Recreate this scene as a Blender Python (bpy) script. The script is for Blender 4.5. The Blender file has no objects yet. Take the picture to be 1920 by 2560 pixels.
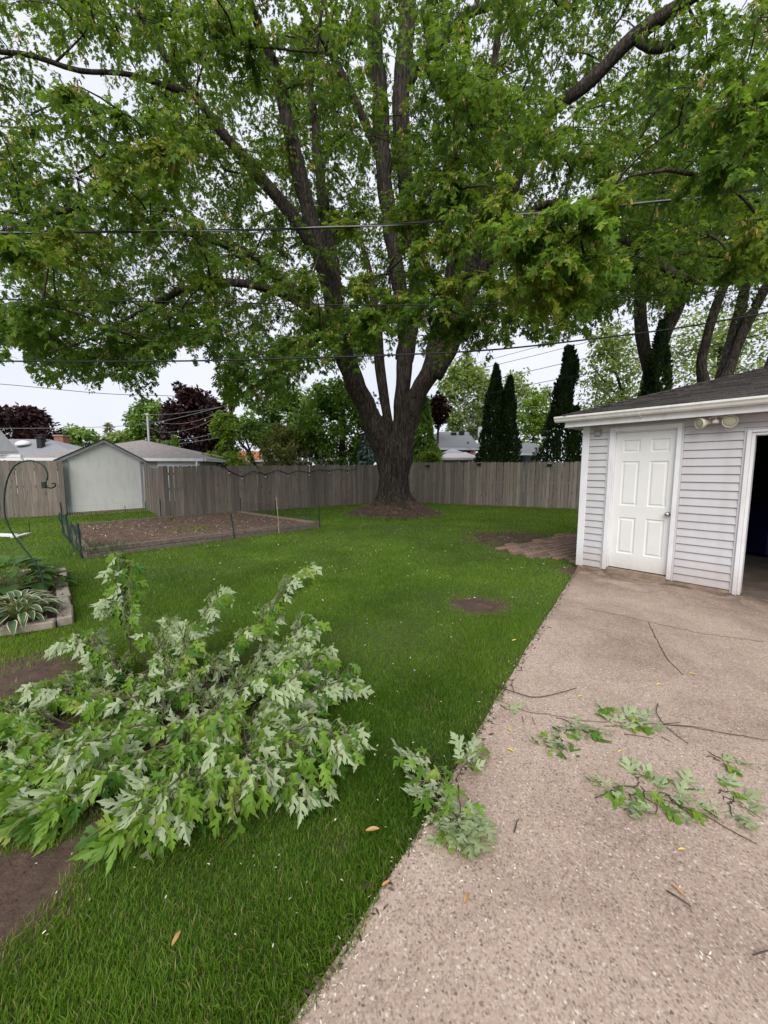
import bpy, math, random
import numpy as np
from mathutils import Vector, Matrix, noise as mnoise
from mathutils.geometry import tessellate_polygon

# ------------------------------------------------------------------ camera, world, sun, exposure
S = bpy.context.scene
COL = S.collection
random.seed(7)
RNG = np.random.default_rng(7)

cam_data = bpy.data.cameras.new("camera")
cam = bpy.data.objects.new("camera", cam_data)
COL.objects.link(cam)
cam.location = (0, 0, 1.5)
PITCH, ROLL = 0.1031, 0.0034
Mc = Matrix.Rotation(math.pi / 2 - PITCH, 4, 'X') @ Matrix.Rotation(ROLL, 4, 'Z')
cam.rotation_euler = Mc.to_euler()
cam_data.sensor_fit = 'VERTICAL'
cam_data.sensor_height = 36.0
cam_data.lens = 36.0 * 962.78 / 2560
cam_data.clip_start = 0.05
cam_data.clip_end = 1000
S.camera = cam

SUN_EL, SUN_AZ = math.radians(41), math.radians(186)      # azimuth measured clockwise from +Y: behind the camera
world = bpy.data.worlds.new("World")
S.world = world
world.use_nodes = True
wn = world.node_tree
wn.nodes.clear()
w_out = wn.nodes.new('ShaderNodeOutputWorld')
w_bg = wn.nodes.new('ShaderNodeBackground')
w_sky = wn.nodes.new('ShaderNodeTexSky')
w_sky.sky_type = 'NISHITA'
w_sky.sun_disc = False
w_sky.sun_elevation = SUN_EL
w_sky.sun_rotation = SUN_AZ
w_sky.air_density = 1.0
w_sky.dust_density = 3.0
w_mix = wn.nodes.new('ShaderNodeMix')
w_mix.data_type = 'RGBA'
w_mix.inputs[0].default_value = 0.94                       # an even veil of cloud over the sky
w_tc = wn.nodes.new('ShaderNodeTexCoord')
w_nz = wn.nodes.new('ShaderNodeTexNoise')
w_nz.inputs['Scale'].default_value = 2.2
w_nz.inputs['Detail'].default_value = 4
w_rp = wn.nodes.new('ShaderNodeValToRGB')
w_rp.color_ramp.elements[0].position = 0.3
w_rp.color_ramp.elements[0].color = (7.3, 7.6, 8.75, 1)
w_rp.color_ramp.elements[1].position = 0.7
w_rp.color_ramp.elements[1].color = (8.6, 8.8, 9.6, 1)
wn.links.new(w_tc.outputs['Generated'], w_nz.inputs['Vector'])
wn.links.new(w_nz.outputs['Fac'], w_rp.inputs['Fac'])
wn.links.new(w_sky.outputs['Color'], w_mix.inputs[6])
wn.links.new(w_rp.outputs['Color'], w_mix.inputs[7])
wn.links.new(w_mix.outputs[2], w_bg.inputs['Color'])
w_bg.inputs['Strength'].default_value = 0.056
wn.links.new(w_bg.outputs['Background'], w_out.inputs['Surface'])

sun_data = bpy.data.lights.new("sun", 'SUN')
sun_data.energy = 1.5
sun_data.angle = math.radians(50)
sun_data.color = (1.0, 0.96, 0.9)
sun = bpy.data.objects.new("sun", sun_data)
COL.objects.link(sun)
sd = Vector((math.sin(SUN_AZ) * math.cos(SUN_EL), math.cos(SUN_AZ) * math.cos(SUN_EL), math.sin(SUN_EL)))
sun.rotation_euler = (-sd).to_track_quat('-Z', 'Y').to_euler()
sun.location = (0, -5, 30)

S.view_settings.view_transform = 'Standard'
S.view_settings.look = 'None'
S.view_settings.gamma = 1
S.view_settings.exposure = 1.07
S.view_settings.use_curve_mapping = False
S.render.engine = 'CYCLES'
S.cycles.max_bounces = 7
S.cycles.diffuse_bounces = 4
S.cycles.transmission_bounces = 4
S.cycles.caustics_reflective = False
S.cycles.caustics_refractive = False
S.cycles.use_denoising = True

# ------------------------------------------------------------------ mesh helpers
def world_loc(o):
    v = Vector((0, 0, 0))
    while o is not None:
        v = v + o.location
        o = o.parent
    return v

def tag(o, label=None, cat=None, group=None, kind=None):
    if label: o['label'] = label
    if cat: o['category'] = cat
    if group: o['group'] = group
    if kind: o['kind'] = kind
    return o

def thing(name, label, cat, loc=(0, 0, 0), group=None):
    o = bpy.data.objects.new(name, None)
    COL.objects.link(o)
    o.location = loc
    o.empty_display_size = 0.1
    return tag(o, label, cat, group)

def mesh_np(name, V, T, mats, smooth=False, tint=None, size=3):
    """big triangle (or quad) mesh from numpy arrays"""
    V = np.asarray(V, dtype=np.float32).reshape(-1, 3)
    T = np.asarray(T, dtype=np.int32).reshape(-1, size)
    me = bpy.data.meshes.new(name)
    me.vertices.add(len(V))
    me.vertices.foreach_set('co', V.ravel())
    me.loops.add(T.size)
    me.loops.foreach_set('vertex_index', T.ravel())
    me.polygons.add(len(T))
    me.polygons.foreach_set('loop_start', np.arange(0, T.size, size, dtype=np.int32))
    me.polygons.foreach_set('loop_total', np.full(len(T), size, dtype=np.int32))
    if smooth:
        me.polygons.foreach_set('use_smooth', np.ones(len(T), dtype=bool))
    if tint is not None:
        at = me.attributes.new('tint', 'FLOAT', 'POINT')
        at.data.foreach_set('value', np.asarray(tint, dtype=np.float32).ravel())
    me.update(calc_edges=True)
    for m in (mats if isinstance(mats, (list, tuple)) else [mats]):
        me.materials.append(m)
    return me

def link(name, me, parent=None, label=None, kind=None):
    o = bpy.data.objects.new(name, me)
    COL.objects.link(o)
    if parent is not None: o.parent = parent
    if label: o['label'] = label
    if kind: o['kind'] = kind
    return o

class MB:
    """collects boxes, tubes and polygons in world coordinates, then links ONE mesh object"""
    def __init__(s):
        s.v, s.f, s.t = [], [], []
    def add(s, vs, fs, tint=0.5):
        k = len(s.v)
        s.v += [tuple(p) for p in vs]
        s.f += [tuple(i + k for i in f) for f in fs]
        s.t += [tint] * len(vs)
        return s
    def box(s, c, ax, ay, az):
        """centre and three half axes"""
        c, ax, ay, az = (Vector(q) for q in (c, ax, ay, az))
        vs = [c + sx * ax + sy * ay + sz * az for sz in (-1, 1) for sy in (-1, 1) for sx in (-1, 1)]
        return s.add(vs, [(0, 2, 3, 1), (4, 5, 7, 6), (0, 1, 5, 4), (2, 6, 7, 3), (0, 4, 6, 2), (1, 3, 7, 5)])
    def prism(s, poly, d):
        """planar polygon of 3-D points extruded by the vector d"""
        n = len(poly)
        d = Vector(d)
        vs = [Vector(p) for p in poly] + [Vector(p) + d for p in poly]
        fs = [tuple(range(n))[::-1], tuple(range(n, 2 * n))]
        fs += [(i, (i + 1) % n, n + (i + 1) % n, n + i) for i in range(n)]
        return s.add(vs, fs)
    def tube(s, pts, rad, n=8, caps=True, wob=0.0, seed=0.0):
        pts = [Vector(p) for p in pts]
        rad = [rad] * len(pts) if isinstance(rad, (int, float)) else rad
        k = len(s.v)
        ref = Vector((0.31, 0.12, 0.94))
        for i, p in enumerate(pts):
            d = (pts[min(i + 1, len(pts) - 1)] - pts[max(i - 1, 0)])
            d = d.normalized() if d.length > 1e-9 else Vector((0, 0, 1))
            a = d.cross(ref)
            if a.length < 0.15: a = d.cross(Vector((1, 0, 0)))
            a.normalize()
            b = d.cross(a)
            ref = b.cross(d) if False else ref
            for j in range(n):
                t = 2 * math.pi * j / n
                r = rad[i]
                if wob:
                    q = Vector((math.cos(t) * 2.2, math.sin(t) * 2.2, i * 0.35 + seed))
                    r *= 1 + wob * mnoise.noise(q)
                s.v.append(tuple(p + (a * math.cos(t) + b * math.sin(t)) * r))
                s.t.append(0.5)
        m = len(pts)
        for i in range(m - 1):
            for j in range(n):
                j2 = (j + 1) % n
                s.f.append((k + i * n + j, k + i * n + j2, k + (i + 1) * n + j2, k + (i + 1) * n + j))
        if caps:
            s.f.append(tuple(k + j for j in range(n))[::-1])
            s.f.append(tuple(k + (m - 1) * n + j for j in range(n)))
        return s
    def lathe(s, c, axis, prof, n=16):
        """profile of (radius, height) pairs turned round an axis"""
        c, axis = Vector(c), Vector(axis).normalized()
        a = axis.cross(Vector((0.2, 0.3, 0.93)))
        if a.length < 0.1: a = axis.cross(Vector((1, 0, 0)))
        a.normalize(); b = axis.cross(a)
        k = len(s.v)
        for r, h in prof:
            for j in range(n):
                t = 2 * math.pi * j / n
                s.v.append(tuple(c + axis * h + (a * math.cos(t) + b * math.sin(t)) * r)); s.t.append(0.5)
        for i in range(len(prof) - 1):
            for j in range(n):
                j2 = (j + 1) % n
                s.f.append((k + i * n + j, k + i * n + j2, k + (i + 1) * n + j2, k + (i + 1) * n + j))
        s.f.append(tuple(k + j for j in range(n))[::-1])
        s.f.append(tuple(k + (len(prof) - 1) * n + j for j in range(n)))
        return s
    def build(s, name, m, parent=None, smooth=False, label=None, kind=None, bevel=0, recalc=True):
        o0 = world_loc(parent)
        me = bpy.data.meshes.new(name)
        me.from_pydata([(x - o0.x, y - o0.y, z - o0.z) for x, y, z in s.v], [], s.f)
        me.update()
        if recalc:
            import bmesh
            bm = bmesh.new(); bm.from_mesh(me)
            bmesh.ops.recalc_face_normals(bm, faces=bm.faces)
            if bevel: bmesh.ops.bevel(bm, geom=list(bm.edges), offset=bevel, segments=1, affect='EDGES')
            bm.to_mesh(me); bm.free()
        if smooth:
            for p in me.polygons: p.use_smooth = True
        me.materials.append(m)
        return link(name, me, parent, label, kind)

def spline(ctrl, step=0.3):
    """Catmull-Rom through (x, y, z, r) control points"""
    P = np.array(ctrl, dtype=float)
    P = np.vstack([2 * P[0] - P[1], P, 2 * P[-1] - P[-2]])
    out = []
    for i in range(1, len(P) - 2):
        n = max(2, int(np.linalg.norm(P[i + 1, :3] - P[i, :3]) / step))
        for t in np.linspace(0, 1, n, endpoint=False):
            p0, p1, p2, p3 = P[i - 1], P[i], P[i + 1], P[i + 2]
            out.append(0.5 * ((2 * p1) + (p2 - p0) * t + (2 * p0 - 5 * p1 + 4 * p2 - p3) * t * t + (3 * p1 - p0 - 3 * p2 + p3) * t ** 3))
    out.append(P[-2])
    return np.array(out)

def rots(d, nrm):
    """rotation matrices (N,3,3) whose columns are side, d, normal"""
    d = d / np.linalg.norm(d, axis=1, keepdims=True)
    x = np.cross(d, nrm); x /= np.linalg.norm(x, axis=1, keepdims=True) + 1e-9
    z = np.cross(x, d)
    return np.stack([x, d, z], axis=2)

def scatter(tmplV, tmplT, pos, R, scale, tint):
    """copies of a small template baked into one array mesh"""
    N, k = len(pos), len(tmplV)
    if np.ndim(scale) == 1: scale = scale[:, None]
    sc = np.broadcast_to(scale, (N, 3)) if scale.shape[1] == 3 else np.repeat(scale, 3, axis=1)
    L = tmplV[None] * sc[:, None, :]
    V = np.einsum('nij,nkj->nki', R, L) + pos[:, None, :]
    T = tmplT[None] + (np.arange(N) * k)[:, None, None]
    return V.reshape(-1, 3), T.reshape(-1, tmplT.shape[1]), np.repeat(tint, k)

def unit(n):
    v = RNG.normal(size=(n, 3))
    return v / np.linalg.norm(v, axis=1, keepdims=True)

# ------------------------------------------------------------------ materials
class NT:
    def __init__(s, name):
        s.m = bpy.data.materials.new(name)
        s.m.use_nodes = True
        s.t = s.m.node_tree
        s.b = s.t.nodes['Principled BSDF']
        s.out = s.t.nodes['Material Output']
        s.b.inputs['Roughness'].default_value = 0.8
        s.b.inputs['Specular IOR Level'].default_value = 0.3
    def n(s, typ, **kw):
        nd = s.t.nodes.new(typ)
        for k, v in kw.items():
            if k in nd.inputs: nd.inputs[k].default_value = v
            else: setattr(nd, k, v)
        return nd
    def l(s, a, b): s.t.links.new(a, b)
    def coord(s, which='Object', scale=(1, 1, 1), rnd=False):
        tc = s.n('ShaderNodeTexCoord')
        mp = s.n('ShaderNodeMapping')
        mp.inputs['Scale'].default_value = scale
        s.l(tc.outputs[which], mp.inputs['Vector'])
        if rnd:
            oi = s.n('ShaderNodeObjectInfo')
            mu = s.n('ShaderNodeMath', operation='MULTIPLY'); mu.inputs[1].default_value = 37.0
            s.l(oi.outputs['Random'], mu.inputs[0])
            s.l(mu.outputs[0], mp.inputs['Location'])
        return mp.outputs['Vector']
    def geo(s): return s.n('ShaderNodeNewGeometry').outputs['Position']
    def noise(s, vec, scale, detail=4, rough=0.6, dist=0.0):
        nd = s.n('ShaderNodeTexNoise', Scale=scale, Detail=detail, Roughness=rough, Distortion=dist)
        if vec is not None: s.l(vec, nd.inputs['Vector'])
        return nd.outputs['Fac']
    def ramp(s, fac, stops, interp='LINEAR'):
        r = s.n('ShaderNodeValToRGB')
        cr = r.color_ramp; cr.interpolation = interp
        while len(cr.elements) < len(stops): cr.elements.new(0.5)
        for e, (p, c) in zip(cr.elements, stops):
            e.position = p
            e.color = (c, c, c, 1) if isinstance(c, (int, float)) else (*c, 1)
        s.l(fac, r.inputs['Fac'])
        return r.outputs['Color']
    def mix(s, fac, a, b, mode='MIX'):
        m = s.n('ShaderNodeMix', data_type='RGBA', blend_type=mode)
        for sock, v in ((m.inputs[0], fac), (m.inputs[6], a), (m.inputs[7], b)):
            if isinstance(v, (int, float)): sock.default_value = v
            elif isinstance(v, tuple): sock.default_value = (*v, 1)
            else: s.l(v, sock)
        return m.outputs[2]
    def bump(s, h, strength=0.3, dist=0.01):
        b = s.n('ShaderNodeBump', Strength=strength, Distance=dist)
        s.l(h, b.inputs['Height'])
        s.l(b.outputs['Normal'], s.b.inputs['Normal'])
    def attr(s, name='tint'):
        a = s.n('ShaderNodeAttribute'); a.attribute_name = name
        return a.outputs['Fac']
    def rand(s): return s.n('ShaderNodeObjectInfo').outputs['Random']
    def col(s, c):
        if isinstance(c, tuple): s.b.inputs['Base Color'].default_value = (*c, 1)
        else: s.l(c, s.b.inputs['Base Color'])

def plain(name, c, rough=0.6, var=0.12, scale=6, metal=0.0, bump=0.0, dirt=None):
    k = NT(name)
    f = k.noise(k.coord('Object', rnd=True), scale, 6)
    lo = tuple(x * (1 - var) for x in c); hi = tuple(min(1, x * (1 + var)) for x in c)
    cc = k.ramp(f, [(0.3, lo), (0.7, hi)])
    if dirt:
        g = k.noise(k.coord('Object', (3, 3, 0.6)), 2.5, 7, 0.7)
        cc = k.mix(k.ramp(g, [(0.5, 0.0), (0.78, 0.75)]), cc, dirt)
    k.col(cc)
    k.b.inputs['Roughness'].default_value = rough
    k.b.inputs['Metallic'].default_value = metal
    if bump: k.bump(k.noise(k.coord('Object'), scale * 8, 4), bump, 0.004)
    return k.m

def splash(m, top, dirt):
    """mud splashed on the foot of a wall"""
    nt = m.node_tree; b = nt.nodes['Principled BSDF']; src = b.inputs['Base Color'].links[0].from_socket
    g = nt.nodes.new('ShaderNodeNewGeometry'); sp = nt.nodes.new('ShaderNodeSeparateXYZ'); nt.links.new(g.outputs['Position'], sp.inputs[0])
    mr = nt.nodes.new('ShaderNodeMapRange'); mr.inputs['From Min'].default_value = top; mr.inputs['From Max'].default_value = 0.02; nt.links.new(sp.outputs['Z'], mr.inputs['Value'])
    nz = nt.nodes.new('ShaderNodeTexNoise'); nz.inputs['Scale'].default_value = 14; nz.inputs['Detail'].default_value = 7; nz.inputs['Roughness'].default_value = 0.75; nt.links.new(g.outputs['Position'], nz.inputs['Vector'])
    mu = nt.nodes.new('ShaderNodeMath'); mu.operation = 'MULTIPLY'; nt.links.new(mr.outputs[0], mu.inputs[0]); nt.links.new(nz.outputs['Fac'], mu.inputs[1])
    mx = nt.nodes.new('ShaderNodeMix'); mx.data_type = 'RGBA'; mx.inputs[7].default_value = (*dirt, 1)
    nt.links.new(mu.outputs[0], mx.inputs[0]); nt.links.new(src, mx.inputs[6]); nt.links.new(mx.outputs[2], b.inputs['Base Color'])

def leaf_mat(name, dark, light, back=None, trans=0.35, yellow=None, rough=0.55, rnd=False, gain=1.0):
    """two-sided leaf: tint (0..1 per leaf) picks the colour, the underside may be paler"""
    k = NT(name)
    dark, light, yellow = (tuple(min(0.8, x * gain) for x in q) if q else None for q in (dark, light, yellow))
    t = k.rand() if rnd else k.attr('tint')
    stops = [(0.0, dark), (0.75, light)]
    if yellow: stops.append((1.0, yellow))
    c = k.ramp(t, stops)
    vn = k.noise(k.coord('Object'), 9, 3)
    c = k.mix(0.5, c, k.mix(vn, (0.45, 0.5, 0.45), (1.35, 1.3, 1.2)), 'MULTIPLY')
    if back:
        c2 = k.mix(0.35, back, c)
        g = k.n('ShaderNodeNewGeometry')
        c = k.mix(g.outputs['Backfacing'], c, c2)
    k.col(c)
    k.b.inputs['Roughness'].default_value = rough
    tr = k.n('ShaderNodeBsdfTranslucent')
    k.l(k.mix(1.0, c, (1.5, 1.35, 0.6), 'MULTIPLY'), tr.inputs['Color'])
    ms = k.n('ShaderNodeMixShader'); ms.inputs[0].default_value = trans
    k.l(k.b.outputs[0], ms.inputs[1]); k.l(tr.outputs[0], ms.inputs[2])
    k.l(ms.outputs[0], k.out.inputs['Surface'])
    return k.m

def wood_mat(name, dark, light, grain=(14, 14, 0.8), knots=True, rough=0.85):
    k = NT(name)
    v = k.coord('Object', grain, rnd=True)
    f = k.noise(v, 3.0, 6, 0.65, 0.6)
    c = k.ramp(f, [(0.28, dark), (0.72, light)])
    r = k.rand()
    c = k.mix(1.0, c, k.ramp(r, [(0.0, (0.72, 0.72, 0.74)), (0.5, (1, 0.97, 0.94)), (1.0, (1.3, 1.24, 1.2))]), 'MULTIPLY')
    g = k.noise(k.coord('Object', (5, 5, 1.1), rnd=True), 2.2, 5, 0.7)
    c = k.mix(k.ramp(g, [(0.5, 0.0), (0.75, 0.55)]), c, tuple(x * 0.45 for x in dark))
    if knots:
        vo = k.n('ShaderNodeTexVoronoi', Scale=3.2); vo.feature = 'F1'
        k.l(k.coord('Object', (2.2, 0.2, 1.0), rnd=True), vo.inputs['Vector'])
        c = k.mix(k.ramp(vo.outputs['Distance'], [(0.06, 0.85), (0.16, 0.0)]), c, tuple(x * 0.3 for x in dark))
    k.col(c)
    k.b.inputs['Roughness'].default_value = rough
    k.bump(f, 0.35, 0.006)
    return k.m

M = {}
# grass, soil
k = NT('turf_thatch'); t = k.attr('tint')
p = k.geo()
soil = k.ramp(k.noise(p, 7, 8, 0.7), [(0.3, (0.042, 0.026, 0.019)), (0.55, (0.10, 0.064, 0.046)), (0.78, (0.2, 0.14, 0.105))])
thatch = k.ramp(k.noise(p, 22, 6, 0.7), [(0.3, (0.03, 0.05, 0.01)), (0.7, (0.09, 0.12, 0.035))])
k.col(k.mix(t, thatch, soil)); k.b.inputs['Roughness'].default_value = 0.95
k.bump(k.noise(p, 40, 6, 0.7), 0.7, 0.02); M['lawn'] = k.m
M['grass'] = leaf_mat('grass_blade', (0.065, 0.15, 0.014), (0.205, 0.36, 0.032), None, 0.42, (0.33, 0.31, 0.12), 0.5)
# concrete drive with exposed aggregate
k = NT('aggregate_concrete'); p = k.geo()
base = k.ramp(k.noise(p, 1.1, 6, 0.65), [(0.28, (0.26, 0.188, 0.152)), (0.5, (0.395, 0.305, 0.245)), (0.72, (0.475, 0.375, 0.31))])
wp = k.n('ShaderNodeTexNoise', Scale=55.0, Detail=3); k.l(p, wp.inputs['Vector'])
wq = k.n('ShaderNodeVectorMath', operation='MULTIPLY_ADD'); k.l(wp.outputs['Color'], wq.inputs[0]); wq.inputs[1].default_value = (0.016, 0.016, 0.016); k.l(p, wq.inputs[2])
vo = k.n('ShaderNodeTexVoronoi', Scale=88.0); k.l(wq.outputs[0], vo.inputs['Vector'])
cell = k.n('ShaderNodeSeparateColor'); k.l(vo.outputs['Color'], cell.inputs[0])
stone = k.ramp(cell.outputs[0], [(0.0, (0.13, 0.095, 0.078)), (0.13, (0.19, 0.14, 0.11)), (0.24, (0.33, 0.255, 0.205)), (0.62, (0.42, 0.33, 0.27)), (0.9, (0.46, 0.38, 0.32)), (0.97, (0.62, 0.57, 0.5))])
edge = k.ramp(vo.outputs['Distance'], [(0.28, 1.0), (0.55, 0.0)])
c = k.mix(k.mix(1.0, edge, (0.8, 0.8, 0.8), 'MULTIPLY'), base, stone)
vo2 = k.n('ShaderNodeTexVoronoi', Scale=150.0); k.l(p, vo2.inputs['Vector'])
cell2 = k.n('ShaderNodeSeparateColor'); k.l(vo2.outputs['Color'], cell2.inputs[0])
c = k.mix(0.45, c, k.ramp(cell2.outputs[1], [(0.0, (0.25, 0.22, 0.2)), (0.3, (0.85, 0.83, 0.8)), (0.8, (1.1, 1.08, 1.05)), (1.0, (1.5, 1.5, 1.5))]), 'MULTIPLY')
st = k.noise(p, 0.75, 8, 0.72, 0.8)
c = k.mix(k.ramp(st, [(0.5, 0.0), (0.72, 0.55)]), c, (0.13, 0.085, 0.06))
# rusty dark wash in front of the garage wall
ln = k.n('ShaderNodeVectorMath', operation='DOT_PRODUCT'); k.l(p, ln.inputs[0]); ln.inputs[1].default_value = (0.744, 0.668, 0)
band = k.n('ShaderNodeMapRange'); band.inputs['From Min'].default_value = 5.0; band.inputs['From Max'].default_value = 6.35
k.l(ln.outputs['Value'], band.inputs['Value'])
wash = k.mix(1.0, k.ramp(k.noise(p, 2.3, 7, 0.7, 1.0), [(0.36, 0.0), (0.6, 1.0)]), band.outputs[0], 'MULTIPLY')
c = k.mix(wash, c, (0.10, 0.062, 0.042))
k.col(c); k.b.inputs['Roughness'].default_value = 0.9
k.bump(k.mix(0.5, vo.outputs['Distance'], k.noise(p, 90, 3)), 0.35, 0.004); M['concrete'] = k.m
M['crack'] = plain('crack_dirt', (0.085, 0.06, 0.047), 0.95, 0.3, 30)
M['fence'] = wood_mat('weathered_picket', (0.13, 0.112, 0.099), (0.285, 0.25, 0.222))
M['fence_grey'] = wood_mat('grey_picket', (0.165, 0.143, 0.127), (0.34, 0.3, 0.265), (18, 18, 0.7))
M['timber'] = wood_mat('old_timber', (0.085, 0.07, 0.06), (0.2, 0.17, 0.148), (6, 6, 6), False)
M['timber_pale'] = wood_mat('pale_timber', (0.2, 0.15, 0.11), (0.36, 0.29, 0.22), (6, 6, 6), False)
k = NT('bed_soil'); p = k.geo()
k.col(k.ramp(k.noise(p, 9, 9, 0.75), [(0.3, (0.07, 0.042, 0.031)), (0.5, (0.15, 0.097, 0.07)), (0.74, (0.27, 0.19, 0.145))]))
k.bump(k.noise(p, 26, 8, 0.75), 0.9, 0.03); k.b.inputs['Roughness'].default_value = 0.95; M['soil'] = k.m
k = NT('bark'); v = k.coord('Object', (9, 9, 1.1))
f = k.noise(v, 2.6, 8, 0.7, 0.7)
c = k.ramp(f, [(0.36, (0.006, 0.005, 0.004)), (0.5, (0.042, 0.033, 0.027)), (0.68, (0.15, 0.12, 0.097))])
g = k.noise(k.coord('Object'), 1.7, 6, 0.7)
c = k.mix(k.ramp(g, [(0.55, 0.0), (0.8, 0.5)]), c, (0.10, 0.105, 0.07))
k.col(c); k.b.inputs['Roughness'].default_value = 0.95; k.bump(f, 1.0, 0.05); M['bark'] = k.m
M['twig'] = plain('twig_bark', (0.075, 0.055, 0.045), 0.85, 0.3, 20)
M['maple_leaf'] = leaf_mat('maple_leaf', (0.034, 0.10, 0.012), (0.165, 0.28, 0.026), (0.12, 0.21, 0.05), 0.55, (0.36, 0.39, 0.055))
M['maple_leaf_single'] = leaf_mat('maple_leaf_single', (0.09, 0.2, 0.025), (0.2, 0.37, 0.05), (0.15, 0.30, 0.07), 0.55, (0.33, 0.45, 0.07), rnd=True)
M['cut_leaf'] = leaf_mat('cut_branch_leaf', (0.05, 0.135, 0.016), (0.19, 0.33, 0.04), (0.47, 0.53, 0.36), 0.3, (0.24, 0.32, 0.06), 0.5)
M['cut_leaf_single'] = leaf_mat('cut_branch_leaf_single', (0.055, 0.145, 0.016), (0.19, 0.33, 0.04), (0.47, 0.53, 0.36), 0.3, (0.24, 0.32, 0.06), 0.5, rnd=True)
M['samara'] = leaf_mat('samara', (0.34, 0.24, 0.10), (0.62, 0.46, 0.2), None, 0.4)
M['stem'] = plain('leaf_stem', (0.2, 0.27, 0.08), 0.6, 0.2, 30)
M['white_trim'] = plain('white_painted_trim', (0.74, 0.74, 0.76), 0.5, 0.05, 3, dirt=(0.55, 0.53, 0.5))
M['white_gutter'] = plain('white_gutter', (0.8, 0.79, 0.77), 0.4, 0.04, 3, dirt=(0.6, 0.57, 0.52))
M['white_door'] = plain('white_door_paint', (0.73, 0.73, 0.715), 0.42, 0.03, 4, dirt=(0.68, 0.67, 0.63))
M['siding'] = plain('lilac_grey_vinyl', (0.525, 0.515, 0.53), 0.55, 0.05, 3, bump=0.05, dirt=(0.47, 0.43, 0.44))
M['foundation'] = plain('concrete_footing', (0.24, 0.185, 0.13), 0.95, 0.35, 9, bump=0.4)
k = NT('shingle'); r = k.rand()
c = k.ramp(k.noise(k.coord('Object', rnd=True), 55, 5, 0.7), [(0.3, (0.028, 0.026, 0.025)), (0.7, (0.085, 0.078, 0.073))])
k.col(k.mix(1.0, c, k.ramp(r, [(0, (0.62, 0.62, 0.63)), (1, (1.35, 1.3, 1.26))]), 'MULTIPLY'))
k.b.inputs['Roughness'].default_value = 0.95; k.bump(k.noise(k.coord('Object'), 160, 3), 0.5, 0.004); M['shingle'] = k.m
k = NT('grey_far_roof'); p = k.geo()
k.col(k.ramp(k.noise(k.coord('Object', (2, 2, 9)), 5, 7, 0.7), [(0.3, (0.17, 0.175, 0.19)), (0.7, (0.29, 0.295, 0.315))])); M['grey_roof'] = k.m
M['brown_roof'] = plain('brown_grey_roof', (0.27, 0.245, 0.235), 0.95, 0.2, 6)
M['orange_roof'] = plain('orange_tile_roof', (0.42, 0.16, 0.075), 0.9, 0.2, 8)
M['inside_shade'] = plain('garage_inside_shade', (0.03, 0.026, 0.022), 0.95, 0.3, 2)  # near-black lining: the shade of the bay is put into its colour
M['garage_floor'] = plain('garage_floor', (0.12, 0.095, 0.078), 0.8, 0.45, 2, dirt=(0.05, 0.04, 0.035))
M['blue_bin'] = plain('blue_plastic', (0.008, 0.012, 0.07), 0.4, 0.1, 4)
M['metal'] = plain('brushed_metal', (0.55, 0.54, 0.52), 0.25, 0.05, 5, 1.0)
M['black_metal'] = plain('black_metal', (0.02, 0.022, 0.024), 0.45, 0.2, 12)
M['green_post'] = plain('green_painted_steel', (0.010, 0.032, 0.026), 0.6, 0.2, 10)
M['net'] = plain('green_netting', (0.010, 0.034, 0.024), 0.7, 0.2, 6)
M['cable'] = plain('black_cable', (0.016, 0.016, 0.018), 0.6, 0.2, 5)
M['white_cable'] = plain('grey_cable', (0.25, 0.255, 0.265), 0.4, 0.2, 9)
M['lamp_cream'] = plain('cream_plastic', (0.66, 0.62, 0.5), 0.4, 0.06, 6)
M['lamp_lens'] = plain('frosted_lens', (0.40, 0.39, 0.28), 0.15, 0.05, 6)
k = NT('red_brown_paver'); r = k.rand()
c = k.ramp(k.noise(k.coord('Object', rnd=True), 18, 7, 0.7), [(0.3, (0.16, 0.105, 0.08)), (0.7, (0.31, 0.22, 0.18))])
k.col(k.mix(1.0, c, k.ramp(r, [(0, (0.7, 0.7, 0.7)), (1, (1.25, 1.2, 1.15))]), 'MULTIPLY')); k.bump(k.noise(k.coord('Object'), 60, 4), 0.4, 0.005); M['paver'] = k.m
M['kerb'] = plain('edging_stone', (0.26, 0.225, 0.185), 0.95, 0.3, 14, bump=0.5)
k = NT('mulch'); p = k.geo()
k.col(k.ramp(k.noise(p, 45, 6, 0.75), [(0.3, (0.028, 0.019, 0.016)), (0.55, (0.10, 0.068, 0.055)), (0.75, (0.24, 0.18, 0.145))])); k.bump(k.noise(p, 60, 5), 1.0, 0.03); M['mulch'] = k.m
M['shed_wall'] = plain('white_stucco_board', (0.87, 0.875, 0.865), 0.85, 0.02, 5, dirt=(0.66, 0.67, 0.67))
M['shed_trim'] = plain('pale_blue_grey_trim', (0.42, 0.45, 0.5), 0.7, 0.08, 4)
M['white_far'] = plain('white_far_paint', (0.72, 0.73, 0.74), 0.6, 0.05, 3)
M['beige_wall'] = plain('beige_siding', (0.42, 0.4, 0.36), 0.7, 0.1, 3)
M['blue_wall'] = plain('slate_blue_siding', (0.075, 0.095, 0.12), 0.7, 0.1, 3)
M['brick'] = plain('red_brick', (0.27, 0.12, 0.085), 0.9, 0.3, 12)
M['window'] = plain('window_glass', (0.035, 0.045, 0.055), 0.08, 0.1, 2)
M['canopy'] = plain('pale_canopy_cloth', (0.78, 0.73, 0.73), 0.8, 0.05, 2)
M['canopy_blue'] = plain('pale_blue_canopy_cloth', (0.55, 0.6, 0.7), 0.8, 0.08, 2)
M['red'] = plain('red_plastic', (0.45, 0.03, 0.03), 0.4, 0.1, 4)
M['pole'] = wood_mat('utility_pole', (0.17, 0.15, 0.13), (0.3, 0.27, 0.24), (10, 10, 1), False)
M['galv'] = plain('galvanised_pipe', (0.5, 0.51, 0.52), 0.4, 0.1, 5)
M['bulb'] = plain('clear_bulb', (0.45, 0.45, 0.43), 0.1, 0.05, 5)
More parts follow.
